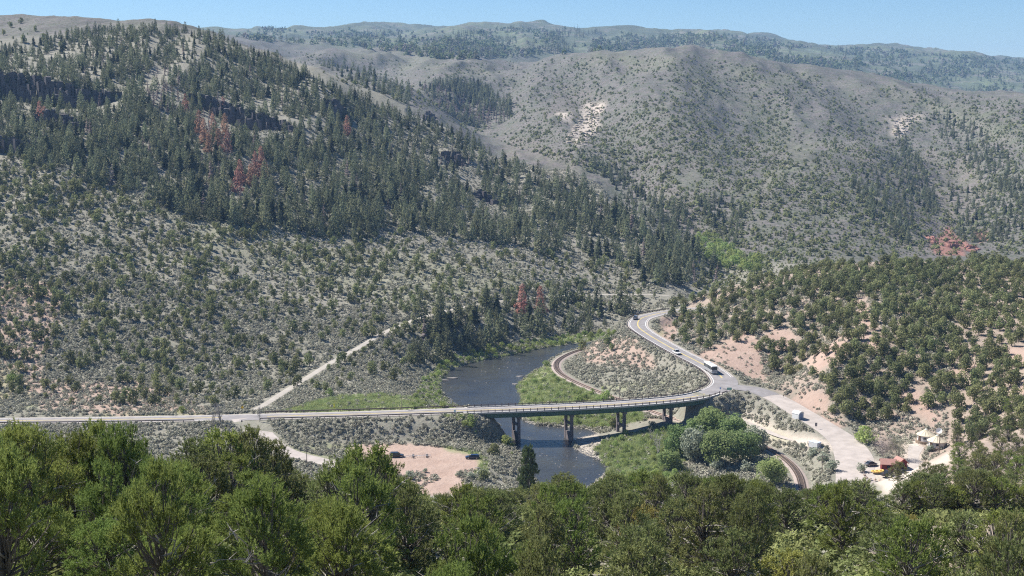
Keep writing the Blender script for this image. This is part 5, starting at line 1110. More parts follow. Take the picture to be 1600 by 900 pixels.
def car(kind, label, cat, loc, rz, paint, L=4.5, W=1.82, Hh=1.46, style='sedan', group=None):
    t = thing(kind, label, cat, loc, rz, group); h = L/2; hw = W/2; bz = {'sedan': 0.88, 'suv': 1.02, 'pickup': 1.05}[style]
    b = MB(); loft(b, [ring(-h, hw*0.82, 0.42, bz-0.06), ring(-h+0.18, hw*0.96, 0.30, bz), ring(-h*0.5, hw, 0.24, bz+0.02), ring(0, hw, 0.24, bz+0.01), ring(h*0.45, hw, 0.24, bz-0.03), ring(h-0.35, hw*0.96, 0.27, bz-0.16), ring(h, hw*0.78, 0.38, bz-0.30)]); b.build('body', paint, t)
    c0, c1, r0, r1 = {'sedan': (-h+0.45, h*0.52, -h*0.42, h*0.12), 'suv': (-h+0.12, h*0.50, -h*0.86, h*0.16), 'pickup': (-h*0.28, h*0.50, -h*0.22, h*0.16)}[style]
    v = [(c0, -hw*0.93, bz-0.02), (c0, hw*0.93, bz-0.02), (c1, hw*0.93, bz-0.04), (c1, -hw*0.93, bz-0.04), (r0, -hw*0.76, Hh-0.05), (r0, hw*0.76, Hh-0.05), (r1, hw*0.76, Hh-0.05), (r1, -hw*0.76, Hh-0.05)]
    b = MB(); b.add(v, [(0, 1, 5, 4), (1, 2, 6, 5), (2, 3, 7, 6), (3, 0, 4, 7), (4, 5, 6, 7)]); b.build('window_glass', M_GLASS, t)
    b = MB(); loft(b, [ring(r0-0.05, hw*0.76, Hh-0.07, Hh, 0.03), ring((r0+r1)/2, hw*0.78, Hh-0.06, Hh+0.03, 0.03), ring(r1+0.05, hw*0.76, Hh-0.07, Hh, 0.03)]); b.build('roof', paint, t)
    b = MB()
    for s in (-1, 1):
        for (xa, za), (xb, zb) in (((c1, bz-0.04), (r1, Hh-0.05)), ((c0, bz-0.02), (r0, Hh-0.05)), (((c0+c1)/2, bz), ((r0+r1)/2, Hh-0.04))): b.tube([(xa, s*hw*0.945, za), (xb, s*hw*0.775, zb)], 0.035, 4)
    b.build('pillar', paint, t)
    for x in (-L*0.30, L*0.30):
        for s in (-1, 1): wheel(t, x, s*(hw-0.10), 0.335 if style == 'sedan' else 0.38)
    for s in (-1, 1):
        b = MB(); b.box((h-0.10, s*hw*0.62, bz-0.36), (0.16, 0.34, 0.13)); b.build('headlight', M_LAMP, t); b = MB(); b.box((-h+0.08, s*hw*0.68, bz-0.18), (0.14, 0.24, 0.2)); b.build('tail_light', M_RED, t)
        b = MB(); b.box((h*0.42, s*(hw+0.08), bz+0.06), (0.16, 0.18, 0.12)); b.build('mirror', M_BLACK, t)
    for x in (-h+0.02, h-0.03): b = MB(); b.box((x, 0, 0.42), (0.10, W*0.74, 0.18)); b.build('bumper', M_BLACK, t)
    if style == 'pickup':
        b = MB(); b.box((-h*0.64, 0, bz+0.004), (h*0.66, W*0.80, 0.02)); b.build('truck_bed', M_BLACK, t)
    return t
def onground(px, py): p = hit([px], [py], 380)[0]; return (float(p[0]), float(p[1]), float(ground(p[0], p[1])[0]))
P_NAVY = mat('navy_car_paint', (0.012, 0.018, 0.05), 0.25, 0.05, 1, coat=0.6); P_BLACK = mat('black_car_paint', (0.02, 0.021, 0.023), 0.25, 0.05, 1, coat=0.6); P_SILVER = mat('white_car_paint', (0.62, 0.62, 0.61), 0.3, 0.05, 1, coat=0.6); P_GREY = mat('grey_car_paint', (0.12, 0.12, 0.13), 0.3, 0.05, 1, coat=0.6)
def lotpt(px, py): q = at_z(px, py, 4.42); return (float(q[0]), float(q[1]), 4.41)
car('parked_car', 'dark blue car parked alone at the right side of the gravel lot', 'car', lotpt(738, 716.5), PI+0.06, P_NAVY, 4.7, 1.84, 1.45, 'suv')
car('parked_car', 'black car half hidden behind the round pinyon in the gravel lot', 'car', lotpt(620, 714), 0.1, P_BLACK, 4.8, 1.9, 1.75, 'suv')
def roadpt(px, py, lane):
    pj = proj(ROAD[:, 0], ROAD[:, 1], ROAD[:, 2]); i = int(np.argmin(np.hypot(pj[0]-px, (pj[1]-py)*1.6)+1e4*(np.arange(len(ROAD)) < ib1))); d, n = frames(ROAD)
    q = ROAD[i, :2]+n[i]*lane; return (float(q[0]), float(q[1]), float(ROAD[i, 2]+0.05)), math.atan2(d[i, 1], d[i, 0])
pt, hd = roadpt(1063, 553, 2.2); car('pickup_truck', 'white and grey pickup driving down the highway behind the bus', 'pickup truck', pt, hd+PI, P_SILVER, 5.3, 1.95, 1.85, 'pickup')
pt, hd = roadpt(1002, 500, 2.2); car('moving_car', 'dark car on the far bend of the highway', 'car', pt, hd+PI, P_GREY, 4.6, 1.85, 1.6, 'suv')
def bus():
    pt, hd = roadpt(1115, 580.5, 1.9); t = thing('coach_bus', 'white roofed coach with dark windows coming round the highway curve', 'bus', pt, hd+PI); L, W, H = 9.6, 2.5, 3.3; h = L/2; hw = W/2
    wh = mat('bus_white_paint', (0.74, 0.74, 0.72), 0.35, 0.06, 0.8, coat=0.4); gy = mat('bus_grey_paint', (0.30, 0.30, 0.31), 0.4, 0.06, 0.8)
    b = MB(); loft(b, [ring(-h, hw*0.96, 0.42, 1.45), ring(-h+0.2, hw, 0.32, 1.5), ring(h-0.3, hw, 0.32, 1.5), ring(h, hw*0.93, 0.36, 1.42)]); b.build('body', gy, t)
    b = MB(); loft(b, [ring(-h+0.04, hw*0.95, 1.5, 2.85), ring(-h+0.2, hw*0.985, 1.48, 2.9), ring(h-0.35, hw*0.985, 1.48, 2.9), ring(h-0.12, hw*0.93, 1.45, 2.85)]); b.build('window_band', M_GLASS, t)
    b = MB(); loft(b, [ring(-h, hw*0.94, 2.86, H-0.12), ring(-h+0.35, hw, 2.84, H), ring(h-0.55, hw, 2.84, H), ring(h-0.12, hw*0.94, 2.88, H-0.16)]); b.build('roof', wh, t)
    b = MB(); b.box((-h*0.3, 0, H+0.1), (1.7, 1.7, 0.22), taper=0.85); b.build('roof_vent', wh, t)
    pm = MB(); pm.box((0, 0, 0), (0.13, 0.03, 1.36)); pmh = pm.mesh('window_pillar_mesh', [wh])
    for s in (-1, 1):
        for k in range(7): o = link('window_pillar', pmh, t); o.location = (-h+0.5+k*1.45, s*hw*0.99, 2.17)
        b = MB(); b.box((h-0.02, s*hw*0.66, 0.78), (0.10, 0.42, 0.2)); b.build('headlight', M_LAMP, t); b = MB(); b.box((h+0.05, s*(hw+0.14), 2.45), (0.14, 0.2, 0.5)); b.build('mirror', M_BLACK, t)
        for x in (h*0.52, -h*0.42, -h*0.66): wheel(t, x, s*(hw-0.16), 0.5, 0.3)
    b = MB(); b.box((h+0.02, 0, 0.46), (0.14, W*0.86, 0.24)); b.build('bumper', wh, t); b = MB(); b.box((h-0.05, 0, 1.33), (0.12, W*0.72, 0.2)); b.build('front_panel', wh, t)
bus()
def boat_trailer(px, py, rz, label):
    t = thing('boat_trailer', label, 'trailer', lotpt(px, py), rz); fm = mat('trailer_grey_steel', (0.42, 0.43, 0.45), 0.45, 0.1, 2, metal=0.5); b = MB()
    for s in (-1, 1): b.tube([(-1.9, s*0.62, 0.55), (0.8, s*0.62, 0.55), (2.4, 0.0, 0.5)], 0.06, 4)
    b.tube([(2.3, 0, 0.5), (3.1, 0, 0.48)], 0.06, 4)
    for x in (-1.8, -0.8, 0.4): b.tube([(x, -0.62, 0.55), (x, 0.62, 0.55)], 0.05, 4)
    b.build('frame', fm, t); b = MB()
    b.tube([(3.0, 0, 0.0), (3.0, 0, 0.75)], 0.05, 5); b.build('jack_stand', fm, t)
    for s in (-1, 1):
        wheel(t, -0.7, s*0.95, 0.36, 0.24); b = MB(); loft(b, [[(-0.7+0.5*math.cos(a), s*0.95-0.16, 0.36+0.47*math.sin(a)), (-0.7+0.5*math.cos(a), s*0.95+0.16, 0.36+0.47*math.sin(a)), (-0.7+0.53*math.cos(a), s*0.95+0.16, 0.36+0.5*math.sin(a)), (-0.7+0.53*math.cos(a), s*0.95-0.16, 0.36+0.5*math.sin(a))] for a in np.linspace(0.3, PI-0.3, 7)]); b.build('fender', fm, t)
boat_trailer(642.5, 714.5, PI+0.12, 'empty boat trailer next to the black car'); boat_trailer(664, 714, PI+0.05, 'empty boat trailer standing further right in the lot')
# ================================================================== buildings
def yurt(px, py, R, rz, label):
    q = at_z(px, py, float(ground(*at_z(px, py, 10.3)[:2])[0])); x, y = float(q[0]), float(q[1]); z = float(ground(x, y)[0]); t = thing('yurt', label, 'yurt', (x, y, z+0.25), rz)
    wall = mat('yurt_canvas', (0.58, 0.55, 0.53), 0.85, 0.06, 0.8, bump=0.1); roof = mat('yurt_roof_canvas', (0.62, 0.55, 0.42), 0.8, 0.06, 0.8); wood = mat('deck_timber', (0.24, 0.18, 0.13), 0.85, 0.2, 2)
    b = MB(); b.lathe([(R, 0.25), (R, 2.15)], 28); b.build('wall', wall, t, True)
    b = MB(); k = 28
    b.lathe([(R+0.22, 2.02), (R+0.24, 2.16), (R*0.66, 2.85), (R*0.3, 3.50), (0.45, 3.80)], k); rf = b.build('roof', roof, t)
    b = MB(); b.lathe([(0.5, 3.76), (0.5, 3.92), (0.3, 4.08), (0.0, 4.14)], 12); b.build('skylight', mat('skylight_dome', (0.66, 0.66, 0.6), 0.25, 0.05, 2), rf)
    b = MB()
    for i in range(14): a = 2*PI*i/14; b.tube([((R+0.26)*math.cos(a), (R+0.26)*math.sin(a), 2.17), (0.5*math.cos(a), 0.5*math.sin(a), 3.84)], 0.035, 3)
    o = b.build('roof_seams', roof, rf); o['kind'] = 'stuff'
    b = MB(); b.lathe([(R+0.5, -0.9), (R+0.5, 0.22), (0, 0.24)], 20); b.build('platform', wood, t)
    b = MB(); b.box((0, -R-0.02, 1.18), (0.95, 0.12, 1.85)); d = b.build('door', mat('brown_door', (0.12, 0.07, 0.045), 0.6, 0.1, 3), t)
    for a in (-0.62, 0.7): b = MB(); b.box((R*math.sin(a), -R*math.cos(a), 1.35), (0.95, 0.14, 0.75), a); b.build('window', M_GLASS, t)
yurt(1446.5, 684, 2.85, -1.1, 'pale yurt with cream cone roof, the farther and left of two'); yurt(1463.5, 699, 2.95, -0.95, 'pale yurt with cream cone roof, the nearer right one behind a pole')
def cabin(px, py, rz, label, L=4.2, W=3.6, H=2.5, rise=1.1, roofc=(0.36, 0.20, 0.17), wallc=(0.15, 0.025, 0.025)):
    x, y = [float(v) for v in at_z(px, py, 8.5)[:2]]; z = float(ground(x, y)[0]); t = thing('cabin', label, 'cabin', (x, y, z), rz); wm = mat('red_board_wall', wallc, 0.75, 0.15, 3); rm = mat('faded_red_roof', roofc, 0.8, 0.12, 2)
    b = MB(); v = [(-L/2, -W/2, -0.3), (L/2, -W/2, -0.3), (L/2, W/2, -0.3), (-L/2, W/2, -0.3), (-L/2, -W/2, H), (L/2, -W/2, H), (L/2, W/2, H), (-L/2, W/2, H), (-L/2, 0, H+rise), (L/2, 0, H+rise)]
    b.add(v, [(0, 1, 5, 4), (2, 3, 7, 6), (1, 2, 6, 9, 5), (3, 0, 4, 8, 7)]); wl = b.build('wall', wm, t)
    b = MB()
    for k in range(int(L/0.3)): b.box((-L/2+0.15+k*0.3, -W/2-0.015, H/2), (0.05, 0.03, H-0.05))
    for k in range(int(W/0.3)): b.box((L/2+0.015, -W/2+0.15+k*0.3, H/2), (0.03, 0.05, H-0.05))
    o = b.build('battens', wm, wl); o['kind'] = 'stuff'
    for s in (-1, 1):
        b = MB(); e = 0.45; n = np.array([0, s*rise, W/2]); n = n/np.linalg.norm(n)*0.1; A = [np.array(q) for q in ((-L/2-e, s*(W/2+e), H-rise*e/(W/2)), (L/2+e, s*(W/2+e), H-rise*e/(W/2)), (L/2+e, 0, H+rise), (-L/2-e, 0, H+rise))]
        lo = [a+n*0.1 for a in A]; up = [a+n*1.1 for a in A]; b.add(lo+up, [(0, 1, 2, 3), (4, 5, 6, 7), (0, 1, 5, 4), (1, 2, 6, 5), (2, 3, 7, 6), (3, 0, 4, 7)]); b.build('roof', rm, t)
    tr = mat('orange_trim', (0.45, 0.10, 0.05), 0.6, 0.1, 3); b = MB()
    for s in (-1, 1): b.tube([(L/2+0.42, s*(W/2+0.42), H-0.25), (L/2+0.42, 0, H+rise+0.02)], 0.09, 4)
    b.build('gable_trim', tr, t)
    b = MB(); b.box((L/2+0.03, 0.2, 1.0), (0.07, 0.9, 2.0)); d = b.build('door', mat('dark_door', (0.04, 0.025, 0.02), 0.6, 0.1, 3), t); b = MB(); b.box((0.0, -W/2-0.04, 1.5), (1.0, 0.08, 0.8)); b.build('window', M_GLASS, t)
    b = MB(); b.box((0, -W/2-1.0, 0.08), (L, 1.9, 0.14)); b.build('porch', mat('porch_boards', (0.36, 0.28, 0.2), 0.85, 0.15, 2), t)
cabin(1387, 733, -0.15, 'dark red cabin with faded roof at the end of the gravel road'); cabin(1406, 730, -1.3, 'small cabin with an orange red gable behind the dark red one', 3.2, 3.0, 2.0, 1.3)
def shed(px, py, rz, label, kind, arch):
    x, y = [float(v) for v in at_z(px, py, 7.4)[:2]]; z = float(ground(x, y)[0]); t = thing(kind, label, 'shed' if arch else 'trailer', (x, y, z), rz); wh = mat('white_metal_siding', (0.70, 0.70, 0.70), 0.5, 0.05, 1.2); bl = mat('blue_grey_door', (0.30, 0.36, 0.46), 0.6, 0.08, 2)
    if arch:
        L, W = 3.0, 2.7; prof = [(-W/2, 0), (W/2, 0), (W/2, 1.9), (W*0.36, 2.45), (0, 2.75), (-W*0.36, 2.45), (-W/2, 1.9)]
        b = MB(); loft(b, [[(x_, p[0], p[1]-(0.25 if p[1] == 0 else 0)) for p in prof] for x_ in (-L/2, L/2)]); b.build('wall', wh, t)
        b = MB(); loft(b, [[(x_, p[0]*1.06, p[1]+0.05) for p in prof[2:]]+[(x_, p[0]*1.06, p[1]-0.05) for p in prof[2:][::-1]] for x_ in (-L/2-0.15, L/2+0.15)]); b.build('roof', wh, t)
        b = MB(); loft(b, [[(x_, p[0]*0.74, p[1]*0.85+0.02) for p in prof] for x_ in (L/2+0.01, L/2+0.09)]); d = b.build('door', bl, t)
        b = MB(); b.box((L/2+0.12, 0, 0.95), (0.06, 1.1, 1.8)); b.build('door_panel', mat('dark_blue_panel', (0.16, 0.22, 0.36), 0.5, 0.08, 2), d)
    else:
        L, W, H = 3.6, 2.2, 2.35; b = MB(); loft(b, [ring(-L/2, W/2, 0.35, H, 0.06), ring(L/2, W/2, 0.35, H, 0.06)]); b.build('body', wh, t)
        b = MB(); loft(b, [ring(-L/2-0.03, W/2+0.03, H-0.06, H+0.05, 0.03), ring(L/2+0.03, W/2+0.03, H-0.06, H+0.05, 0.03)]); b.build('roof', mat('pale_blue_roof', (0.52, 0.60, 0.74), 0.4, 0.05, 1), t)
        b = MB(); b.box((L/2+0.02, 0, 1.3), (0.06, W*0.84, 1.75)); d = b.build('rear_door', mat('pale_door', (0.55, 0.55, 0.62), 0.5, 0.05, 1), t); b = MB(); b.box((L/2+0.07, 0.0, 1.2), (0.05, 0.07, 1.2)); b.build('latch', M_GALV, d)
        for s in (-1, 1): wheel(t, 0.3, s*(W/2-0.05), 0.34, 0.2)
        b = MB(); b.tube([(-L/2, 0, 0.45), (-L/2-1.1, 0, 0.42)], 0.06, 5); b.tube([(-L/2-1.0, 0, 0.0), (-L/2-1.0, 0, 0.5)], 0.05, 5); b.build('tow_bar', M_BLACK, t)
shed(1246, 672, -0.95, 'small white shed with a blue grey arched door in the sagebrush', 'storage_shed', True); shed(1273, 703.5, -0.9, 'white box trailer with pale blue roof beside the gravel road', 'box_trailer', False)
# ================================================================== poles, signs, snags
def pole(px, pyb, H, label, arms=1, lean=0.0, r=0.14, dish=False):
    x, y, z = onground(px, pyb); t = thing('utility_pole', label, 'utility pole', (x, y, z)); wd = mat('pole_timber', (0.20, 0.16, 0.13), 0.9, 0.15, 2); b = MB(); b.tube([(0, 0, -1), (lean*0.5, 0, H*0.5), (lean, 0, H)], [r, r*0.85, r*0.6], 7); b.build('pole', wd, t)
    for k in range(arms):
        b = MB(); zz = H-0.5-k*0.9; b.box((lean, 0.1, zz), (2.2, 0.12, 0.14)); a = b.build('crossarm', wd, t)
        for s in (-0.95, -0.4, 0.4, 0.95): b = MB(); b.lathe([(0.05, 0), (0.07, 0.1), (0.03, 0.2)], 6, (lean+s, 0.1, zz+0.07)); b.build('insulator', mat('glass_insulator', (0.35, 0.4, 0.42), 0.2, 0.05, 2), a)
    if dish: b = MB(); b.lathe([(0.0, 0.0), (0.5, 0.08), (0.95, 0.28), (0.97, 0.30), (0.5, 0.11), (0.0, 0.04)], 16); o = b.build('dish', mat('dish_white', (0.75, 0.75, 0.74), 0.5, 0.04, 2), t); o.location = (-0.35, -0.2, H-1.2); o.rotation_euler = (math.radians(70), 0, -0.4)
pole(479.5, 727, 6.4, 'wooden utility pole beside the pale left side road'); pole(486, 737, 3.2, 'short dark post below the left side road', 0, 0, 0.2); pole(628, 640, 5.2, 'thin utility pole in the roadside meadow'); pole(968, 627, 7, 'utility pole beside the railway behind the bridge', 1); pole(915, 566, 5, 'thin pole above the railway bend', 1)
pole(1467, 709, 9.0, 'dark pole with a white dish in front of the nearer yurt', 0, 0.1, 0.2, True); pole(1207, 648, 4, 'thin pole at the bend of the side road', 0, 0, 0.1); pole(1341, 474, 6, 'thin pole on the pinyon hill above the pink gully', 1); pole(1284, 742, 6.5, 'utility pole among the silver shrubs by the gravel road', 1)
def post_sign(kind, label, cat, px, pyb, H, panel, col, pcol=None, loc=None, shape='rect', rz=0.0):
    x, y, z = loc or onground(px, pyb); t = thing(kind, label, cat, (x, y, z), rz); b = MB(); b.tube([(0, 0.05, -0.4), (0, 0.05, H)], 0.05, 5); b.build('post', M_GALV if pcol is None else mat('post_'+kind, pcol, 0.6, 0.05, 2), t)
    if panel:
        w_, h_ = panel; b = MB()
        if shape == 'diamond': v = [(0, 0, -h_/2), (w_/2, 0, 0), (0, 0, h_/2), (-w_/2, 0, 0)]
        else: v = [(-w_/2, 0, -h_/2), (w_/2, 0, -h_/2), (w_/2, 0, h_/2), (-w_/2, 0, h_/2)]
        v = [(a, c, d+H-h_*0.35) for a, _, d in v for c in (0.0,)]; v = v+[(a, 0.03, d) for a, _, d in v]; b.add(v, [(0, 1, 2, 3), (7, 6, 5, 4), (0, 1, 5, 4), (1, 2, 6, 5), (2, 3, 7, 6), (3, 0, 4, 7)]); p = b.build('sign_panel', mat('panel_'+kind+str(px), col, 0.5, 0.04, 2), t)
        if shape == 'green':
            b = MB(); b.box((0, -0.008, H-h_*0.35+h_*0.16), (w_*0.7, 0.012, h_*0.13)); b.box((-0.06*w_, -0.008, H-h_*0.35-h_*0.16), (w_*0.55, 0.012, h_*0.13)); o = b.build('sign_lines', M_WHITE, p)
    return t
rp = lambda px, off: (lambda i: (float(ROAD[i, 0]+nR[i, 0]*off), float(ROAD[i, 1]+nR[i, 1]*off), float(ROAD[i, 2]-0.05)))(ri(px))
post_sign('warning_sign', 'yellow diamond warning sign beyond the left junction', 'road sign', 373, 646, 2.4, (1.3, 1.3), (0.80, 0.50, 0.02), shape='diamond', loc=rp(373, 7.5)); post_sign('marker_post', 'yellow green marker post beside the highway', 'marker post', 517, 640, 2.6, (0.55, 1.6), (0.75, 0.72, 0.05), loc=rp(517, -5.7+11.4))
post_sign('marker_post', 'thin white post at the left bridge approach', 'marker post', 703, 640, 2.6, (0.35, 1.3), (0.75, 0.75, 0.72), loc=rp(703, 6.2)); post_sign('bridge_marker', 'pale blue white marker panel at the left bridge end', 'road sign', 711, 644, 1.7, (0.75, 1.0), (0.6, 0.72, 0.78), loc=rp(711, -5.3))
pj = (1139.5, 612); post_sign('guide_sign', 'green guide sign at the junction right of the bridge', 'road sign', 1139, 612, 2.3, (1.7, 0.85), (0.0, 0.30, 0.20), loc=tuple(float(v) for v in at_z(1139.5, 615.5, 15.0)), shape='green')
post_sign('blue_marker', 'small blue sign at the right end of the bridge', 'road sign', 1125, 612, 1.6, (0.55, 0.6), (0.20, 0.36, 0.75), loc=tuple(float(v) for v in at_z(1125.5, 612, 14.9))); post_sign('notice_board', 'small grey two panel sign at the edge of the gravel road', 'sign', 1275, 670, 2.0, (0.8, 1.3), (0.24, 0.22, 0.22)); post_sign('delineator_post', 'dark delineator post at the left junction', 'marker post', 378, 664, 1.6, (0.5, 0.6), (0.05, 0.05, 0.06))
post_sign('delineator_post', 'dark delineator post by the side road bend', 'marker post', 1224, 622, 1.0, (0.25, 0.4), (0.05, 0.05, 0.06))
def bare_tree(px, py, H, n, spread, label, m, kind='bare_tree', stems=6, twigs=26, r0=0.09, seed=1):
    r = np.random.default_rng(seed); x, y, z = onground(px, py); t = thing(kind, label, 'bare tree', (x, y, z)); b = MB(); k = MB()
    for s in range(stems):
        a = r.uniform(0, 6.28); sp = spread*r.uniform(0.25, 1); e = np.array([math.cos(a)*sp, math.sin(a)*sp, H*r.uniform(0.7, 1.0)]); P = np.array([e*q+np.array([0, 0, H*0.06*math.sin(PI*q)])+r.normal(size=3)*0.12*(0 < q < 1) for q in (0, 0.3, 0.6, 1)]); b.tube(P, [r0, r0*0.7, r0*0.45, 0.015], 5)
        for _ in range(twigs):
            q = r.uniform(0.25, 0.95); c = np.array([np.interp(q, [0, 0.3, 0.6, 1], P[:, j]) for j in range(3)]); d = rdir(1, r, 0.7)[0]*H*0.16*r.uniform(0.5, 1.3); k.tube([c, c+d*0.6+r.normal(size=3)*0.05, c+d], [0.03, 0.02, 0.008], 3, cap=False)
            for _ in range(2): c2 = c+d*r.uniform(0.4, 1); k.tube([c2, c2+rdir(1, r, 0.5)[0]*H*0.07], [0.016, 0.006], 3, cap=False)
    b.build('limb', m, t); k.build('twigs', m, t)['kind'] = 'stuff'; return t
bare_tree(345, 662, 8.0, 0, 3.4, 'leafless grey many stemmed tree beside the left junction', M_DEADWOOD, stems=9, seed=3); bare_tree(405, 659, 6.0, 0, 0.8, 'leafless grey tree at the near corner of the left side road', M_DEADWOOD, stems=3, seed=4); bare_tree(333, 664, 5.0, 0, 2.2, 'low leafless bush left of the bare tree at the junction', M_DEADWOOD, stems=5, seed=5)
bare_tree(1029, 712, 9.5, 0, 2.2, 'bleached dead snag at the edge of the bright meadow', mat('bleached_wood', (0.50, 0.47, 0.43), 0.8, 0.15, 3), 'dead_snag', 4, 16, 0.16, 6); bare_tree(1018, 690, 6, 0, 2.0, 'smaller grey snag behind the dead snag', M_DEADWOOD, 'dead_snag', 4, 14, 0.09, 7)
def twig_crown(seed, H, W, m):
    r = np.random.default_rng(seed); K = bushcrown(r, H, W, 5200, 0.16, H*0.05, 14, 1.4, asp=0.28); T = MB()
    for s in range(9): a = r.uniform(0, 6.28); T.tube([(0, 0, -0.3), (0.3*math.cos(a)*W*0.3, 0.3*math.sin(a)*W*0.3, H*0.4), (math.cos(a)*W*0.36, math.sin(a)*W*0.36, H*r.uniform(0.7, 0.95))], [0.09, 0.06, 0.015], 5)
    return (T.mesh('limb_mesh', [M_DEADWOOD]), K.mesh('twig_mesh', [m]), H, W)
M_OLIVE = foliage('olive_twigs', (0.30, 0.31, 0.22), (0.37, 0.37, 0.28), 0.6, 0.3, 0.2)
for px, py, H, W, m, sd_, lb in ((1384, 722, 9.5, 9.0, M_TWIG, 8, 'large pale pinkish leafless bush rising over the red cabin'), (1408, 724, 8.0, 7.5, M_OLIVE, 9, 'grey green half bare bush behind the orange gable')):
    h_ = hit([px], [py], 380)[0]; plant('bare_bush', twig_crown(sd_, H, W, m), h_[0], h_[1]+3.5, H, W, lb, 'bush', None)
car('parked_car', 'grey car parked in the rock edged yard before the cabin', 'car', (*[float(v) for v in at_z(1361, 727, 8.45)[:2]], 8.42), 0.4, P_GREY, 4.2, 1.75, 1.45, 'sedan'); car('pickup_truck', 'black truck in front of the dark red cabin', 'pickup truck', (*[float(v) for v in at_z(1386, 743, 8.45)[:2]], 8.42), 0.5, P_BLACK, 4.6, 1.85, 1.75, 'pickup')
def raft():
    t = thing('raft', 'yellow raft lying left of the dark red cabin', 'raft', (*[float(v) for v in at_z(1371, 738, 8.45)[:2]], 8.45), 0.2); ym = mat('raft_yellow', (0.75, 0.5, 0.14), 0.5, 0.06, 2); b = MB(); A = np.linspace(0, 2*PI, 25); b.tube([(2.0*math.cos(a), 0.9*math.sin(a), 0.3+0.22*abs(math.cos(a))**3) for a in A], 0.27, 7); b.build('tube', ym, t); b = MB(); b.box((0, 0, 0.14), (3.3, 1.3, 0.08)); b.build('floor', ym, t)
    for x in (-0.7, 0.6): b = MB(); b.tube([(x, -0.75, 0.45), (x, 0.75, 0.45)], 0.16, 6); b.build('thwart', ym, t)
raft()
# ================================================================== rocks
M_RIVROCK = mat('river_rock', (0.24, 0.22, 0.205), 0.85, 0.25, 1.0); M_CREAM = mat('cream_rock', (0.36, 0.31, 0.25), 0.9, 0.15, 0.2); M_CLIFF = mat('dark_basalt', (0.095, 0.085, 0.09), 0.9, 0.3, 0.25, bump=0.6); M_REDROCK = mat('red_sandstone', (0.26, 0.13, 0.105), 0.9, 0.3, 0.12, bump=0.5); M_PINKROCK = mat('pinkish_rock', (0.42, 0.32, 0.26), 0.9, 0.2, 0.6)
RK = [rock_mesh(i, [M_RIVROCK]) for i in range(4)]; RC = [rock_mesh(10+i, [M_CREAM]) for i in range(3)]; RP = [rock_mesh(20+i, [M_PINKROCK]) for i in range(3)]
def bank_points(n, seed, jit):
    r = np.random.default_rng(seed); i = r.integers(0, len(RIVC), n); f = r.uniform(0, 1, (n, 1)); a = RIVC[i]*(1-f)+RIVC[(i+1) % len(RIVC)]*f+r.normal(size=(n, 2))*jit; k = (a[:, 1] > 395) & (a[:, 1] < 690); a = a[k]; return np.c_[a, np.maximum(ground(a[:, 0], a[:, 1]), -0.15)]
Pbk = bank_points(1800, 1, 0.7); Pbar = np.array([p for p in pick_img([BAR, [(815, 655), (840, 664), (885, 667), (925, 672), (930, 678), (885, 662), (838, 656)]], 1.6, 6000, 380, None, np.random.default_rng(3), 560)[0]]); Prr = np.vstack([Pbk, Pbar]); stuff('river_rocks', RK, Prr, RNG.uniform(0.2, 0.85, len(Prr)), 'pale boulders lining the river banks and bar')
r_ = np.random.default_rng(9); Q = []
while len(Q) < 130:
    px, py = r_.uniform(690, 945), r_.uniform(545, 760); q = at_z(px, py, 0.0)
    if inside([q[0]], [q[1]], RIVC)[0] and fbm(np.array([px/30.]), np.array([py/18.]), 3, 7)[0] > (0.02 if py > 660 or 560 < py < 590 else 0.10): Q.append((float(q[0]), float(q[1]), -0.08))
stuff('midstream_rocks', RK, np.array(Q), r_.uniform(0.25, 0.7, len(Q)), 'small pale rocks and riffles breaking the river surface')
for i, (px, py, s, lb) in enumerate(((706, 591, 3.2, 'pale flat rock ledge on the left bank of the upper river'), (694, 594, 2.6, 'low pale rock at the left bank where the river bends'), (812, 588, 2.6, 'pale gravel spit on the right bank of the upper river'), (806, 600, 2.2, 'second pale gravel spit below the first one'), (814, 614, 1.6, 'pale log like rock at the meadow edge'), (748, 731, 2.0, 'cream boulder at the right edge of the gravel lot'), (690, 622, 2.4, 'grey boulders on the left bank above the bridge'))):
    q = at_z(px, py, 0.1 if py < 700 else 4.4); o = link('boulder', RK[i % 4]); o.location = [float(v) for v in q]; o.scale = (s*1.5, s*0.7, s*0.35); tag(o, lb, 'boulder')
for i, (px, py) in enumerate(((1352, 722), (1349, 727), (1348, 732), (1349, 737), (1351, 742), (1354, 746), (1360, 748), (1367, 749), (1374, 750), (1356, 718))):
    q = at_z(px, py, 8.45); o = link('edging_rock', RP[i % 3]); o.location = [float(v) for v in q]; o.rotation_euler = (0, 0, i*1.7); o.scale = (1.0, 0.9, 0.9); tag(o, 'grey rock in the row edging the yard before the cabin', 'rock', 'rocks edging the yard')
Pcr, _ = pick_img([[(885, 215), (900, 195), (925, 160), (942, 165), (935, 200), (915, 228), (890, 228)], [(1395, 184), (1435, 182), (1412, 212), (1398, 212)]], 2.6, 3000, 1000, None, np.random.default_rng(4), 2300); stuff('pale_outcrop_rocks', RC, Pcr, RNG.uniform(2.0, 6.5, len(Pcr)), 'cream rock outcrop on the middle mountain')
Pcu, _ = pick_img([[(1092, 553), (1150, 524), (1182, 525), (1205, 565), (1200, 592), (1150, 578)], [(1036, 498), (1058, 515), (1056, 530), (1030, 520)], [(880, 556), (905, 550), (890, 590), (876, 575)], [(1160, 648), (1200, 650), (1225, 668), (1190, 668)]], 4, 1400, 420, lambda a, b: 0.5+0*a, np.random.default_rng(5), 640); stuff('bank_rocks', RP, Pcu, RNG.uniform(0.25, 1.0, len(Pcu)), 'loose pinkish rocks on the road cuts')
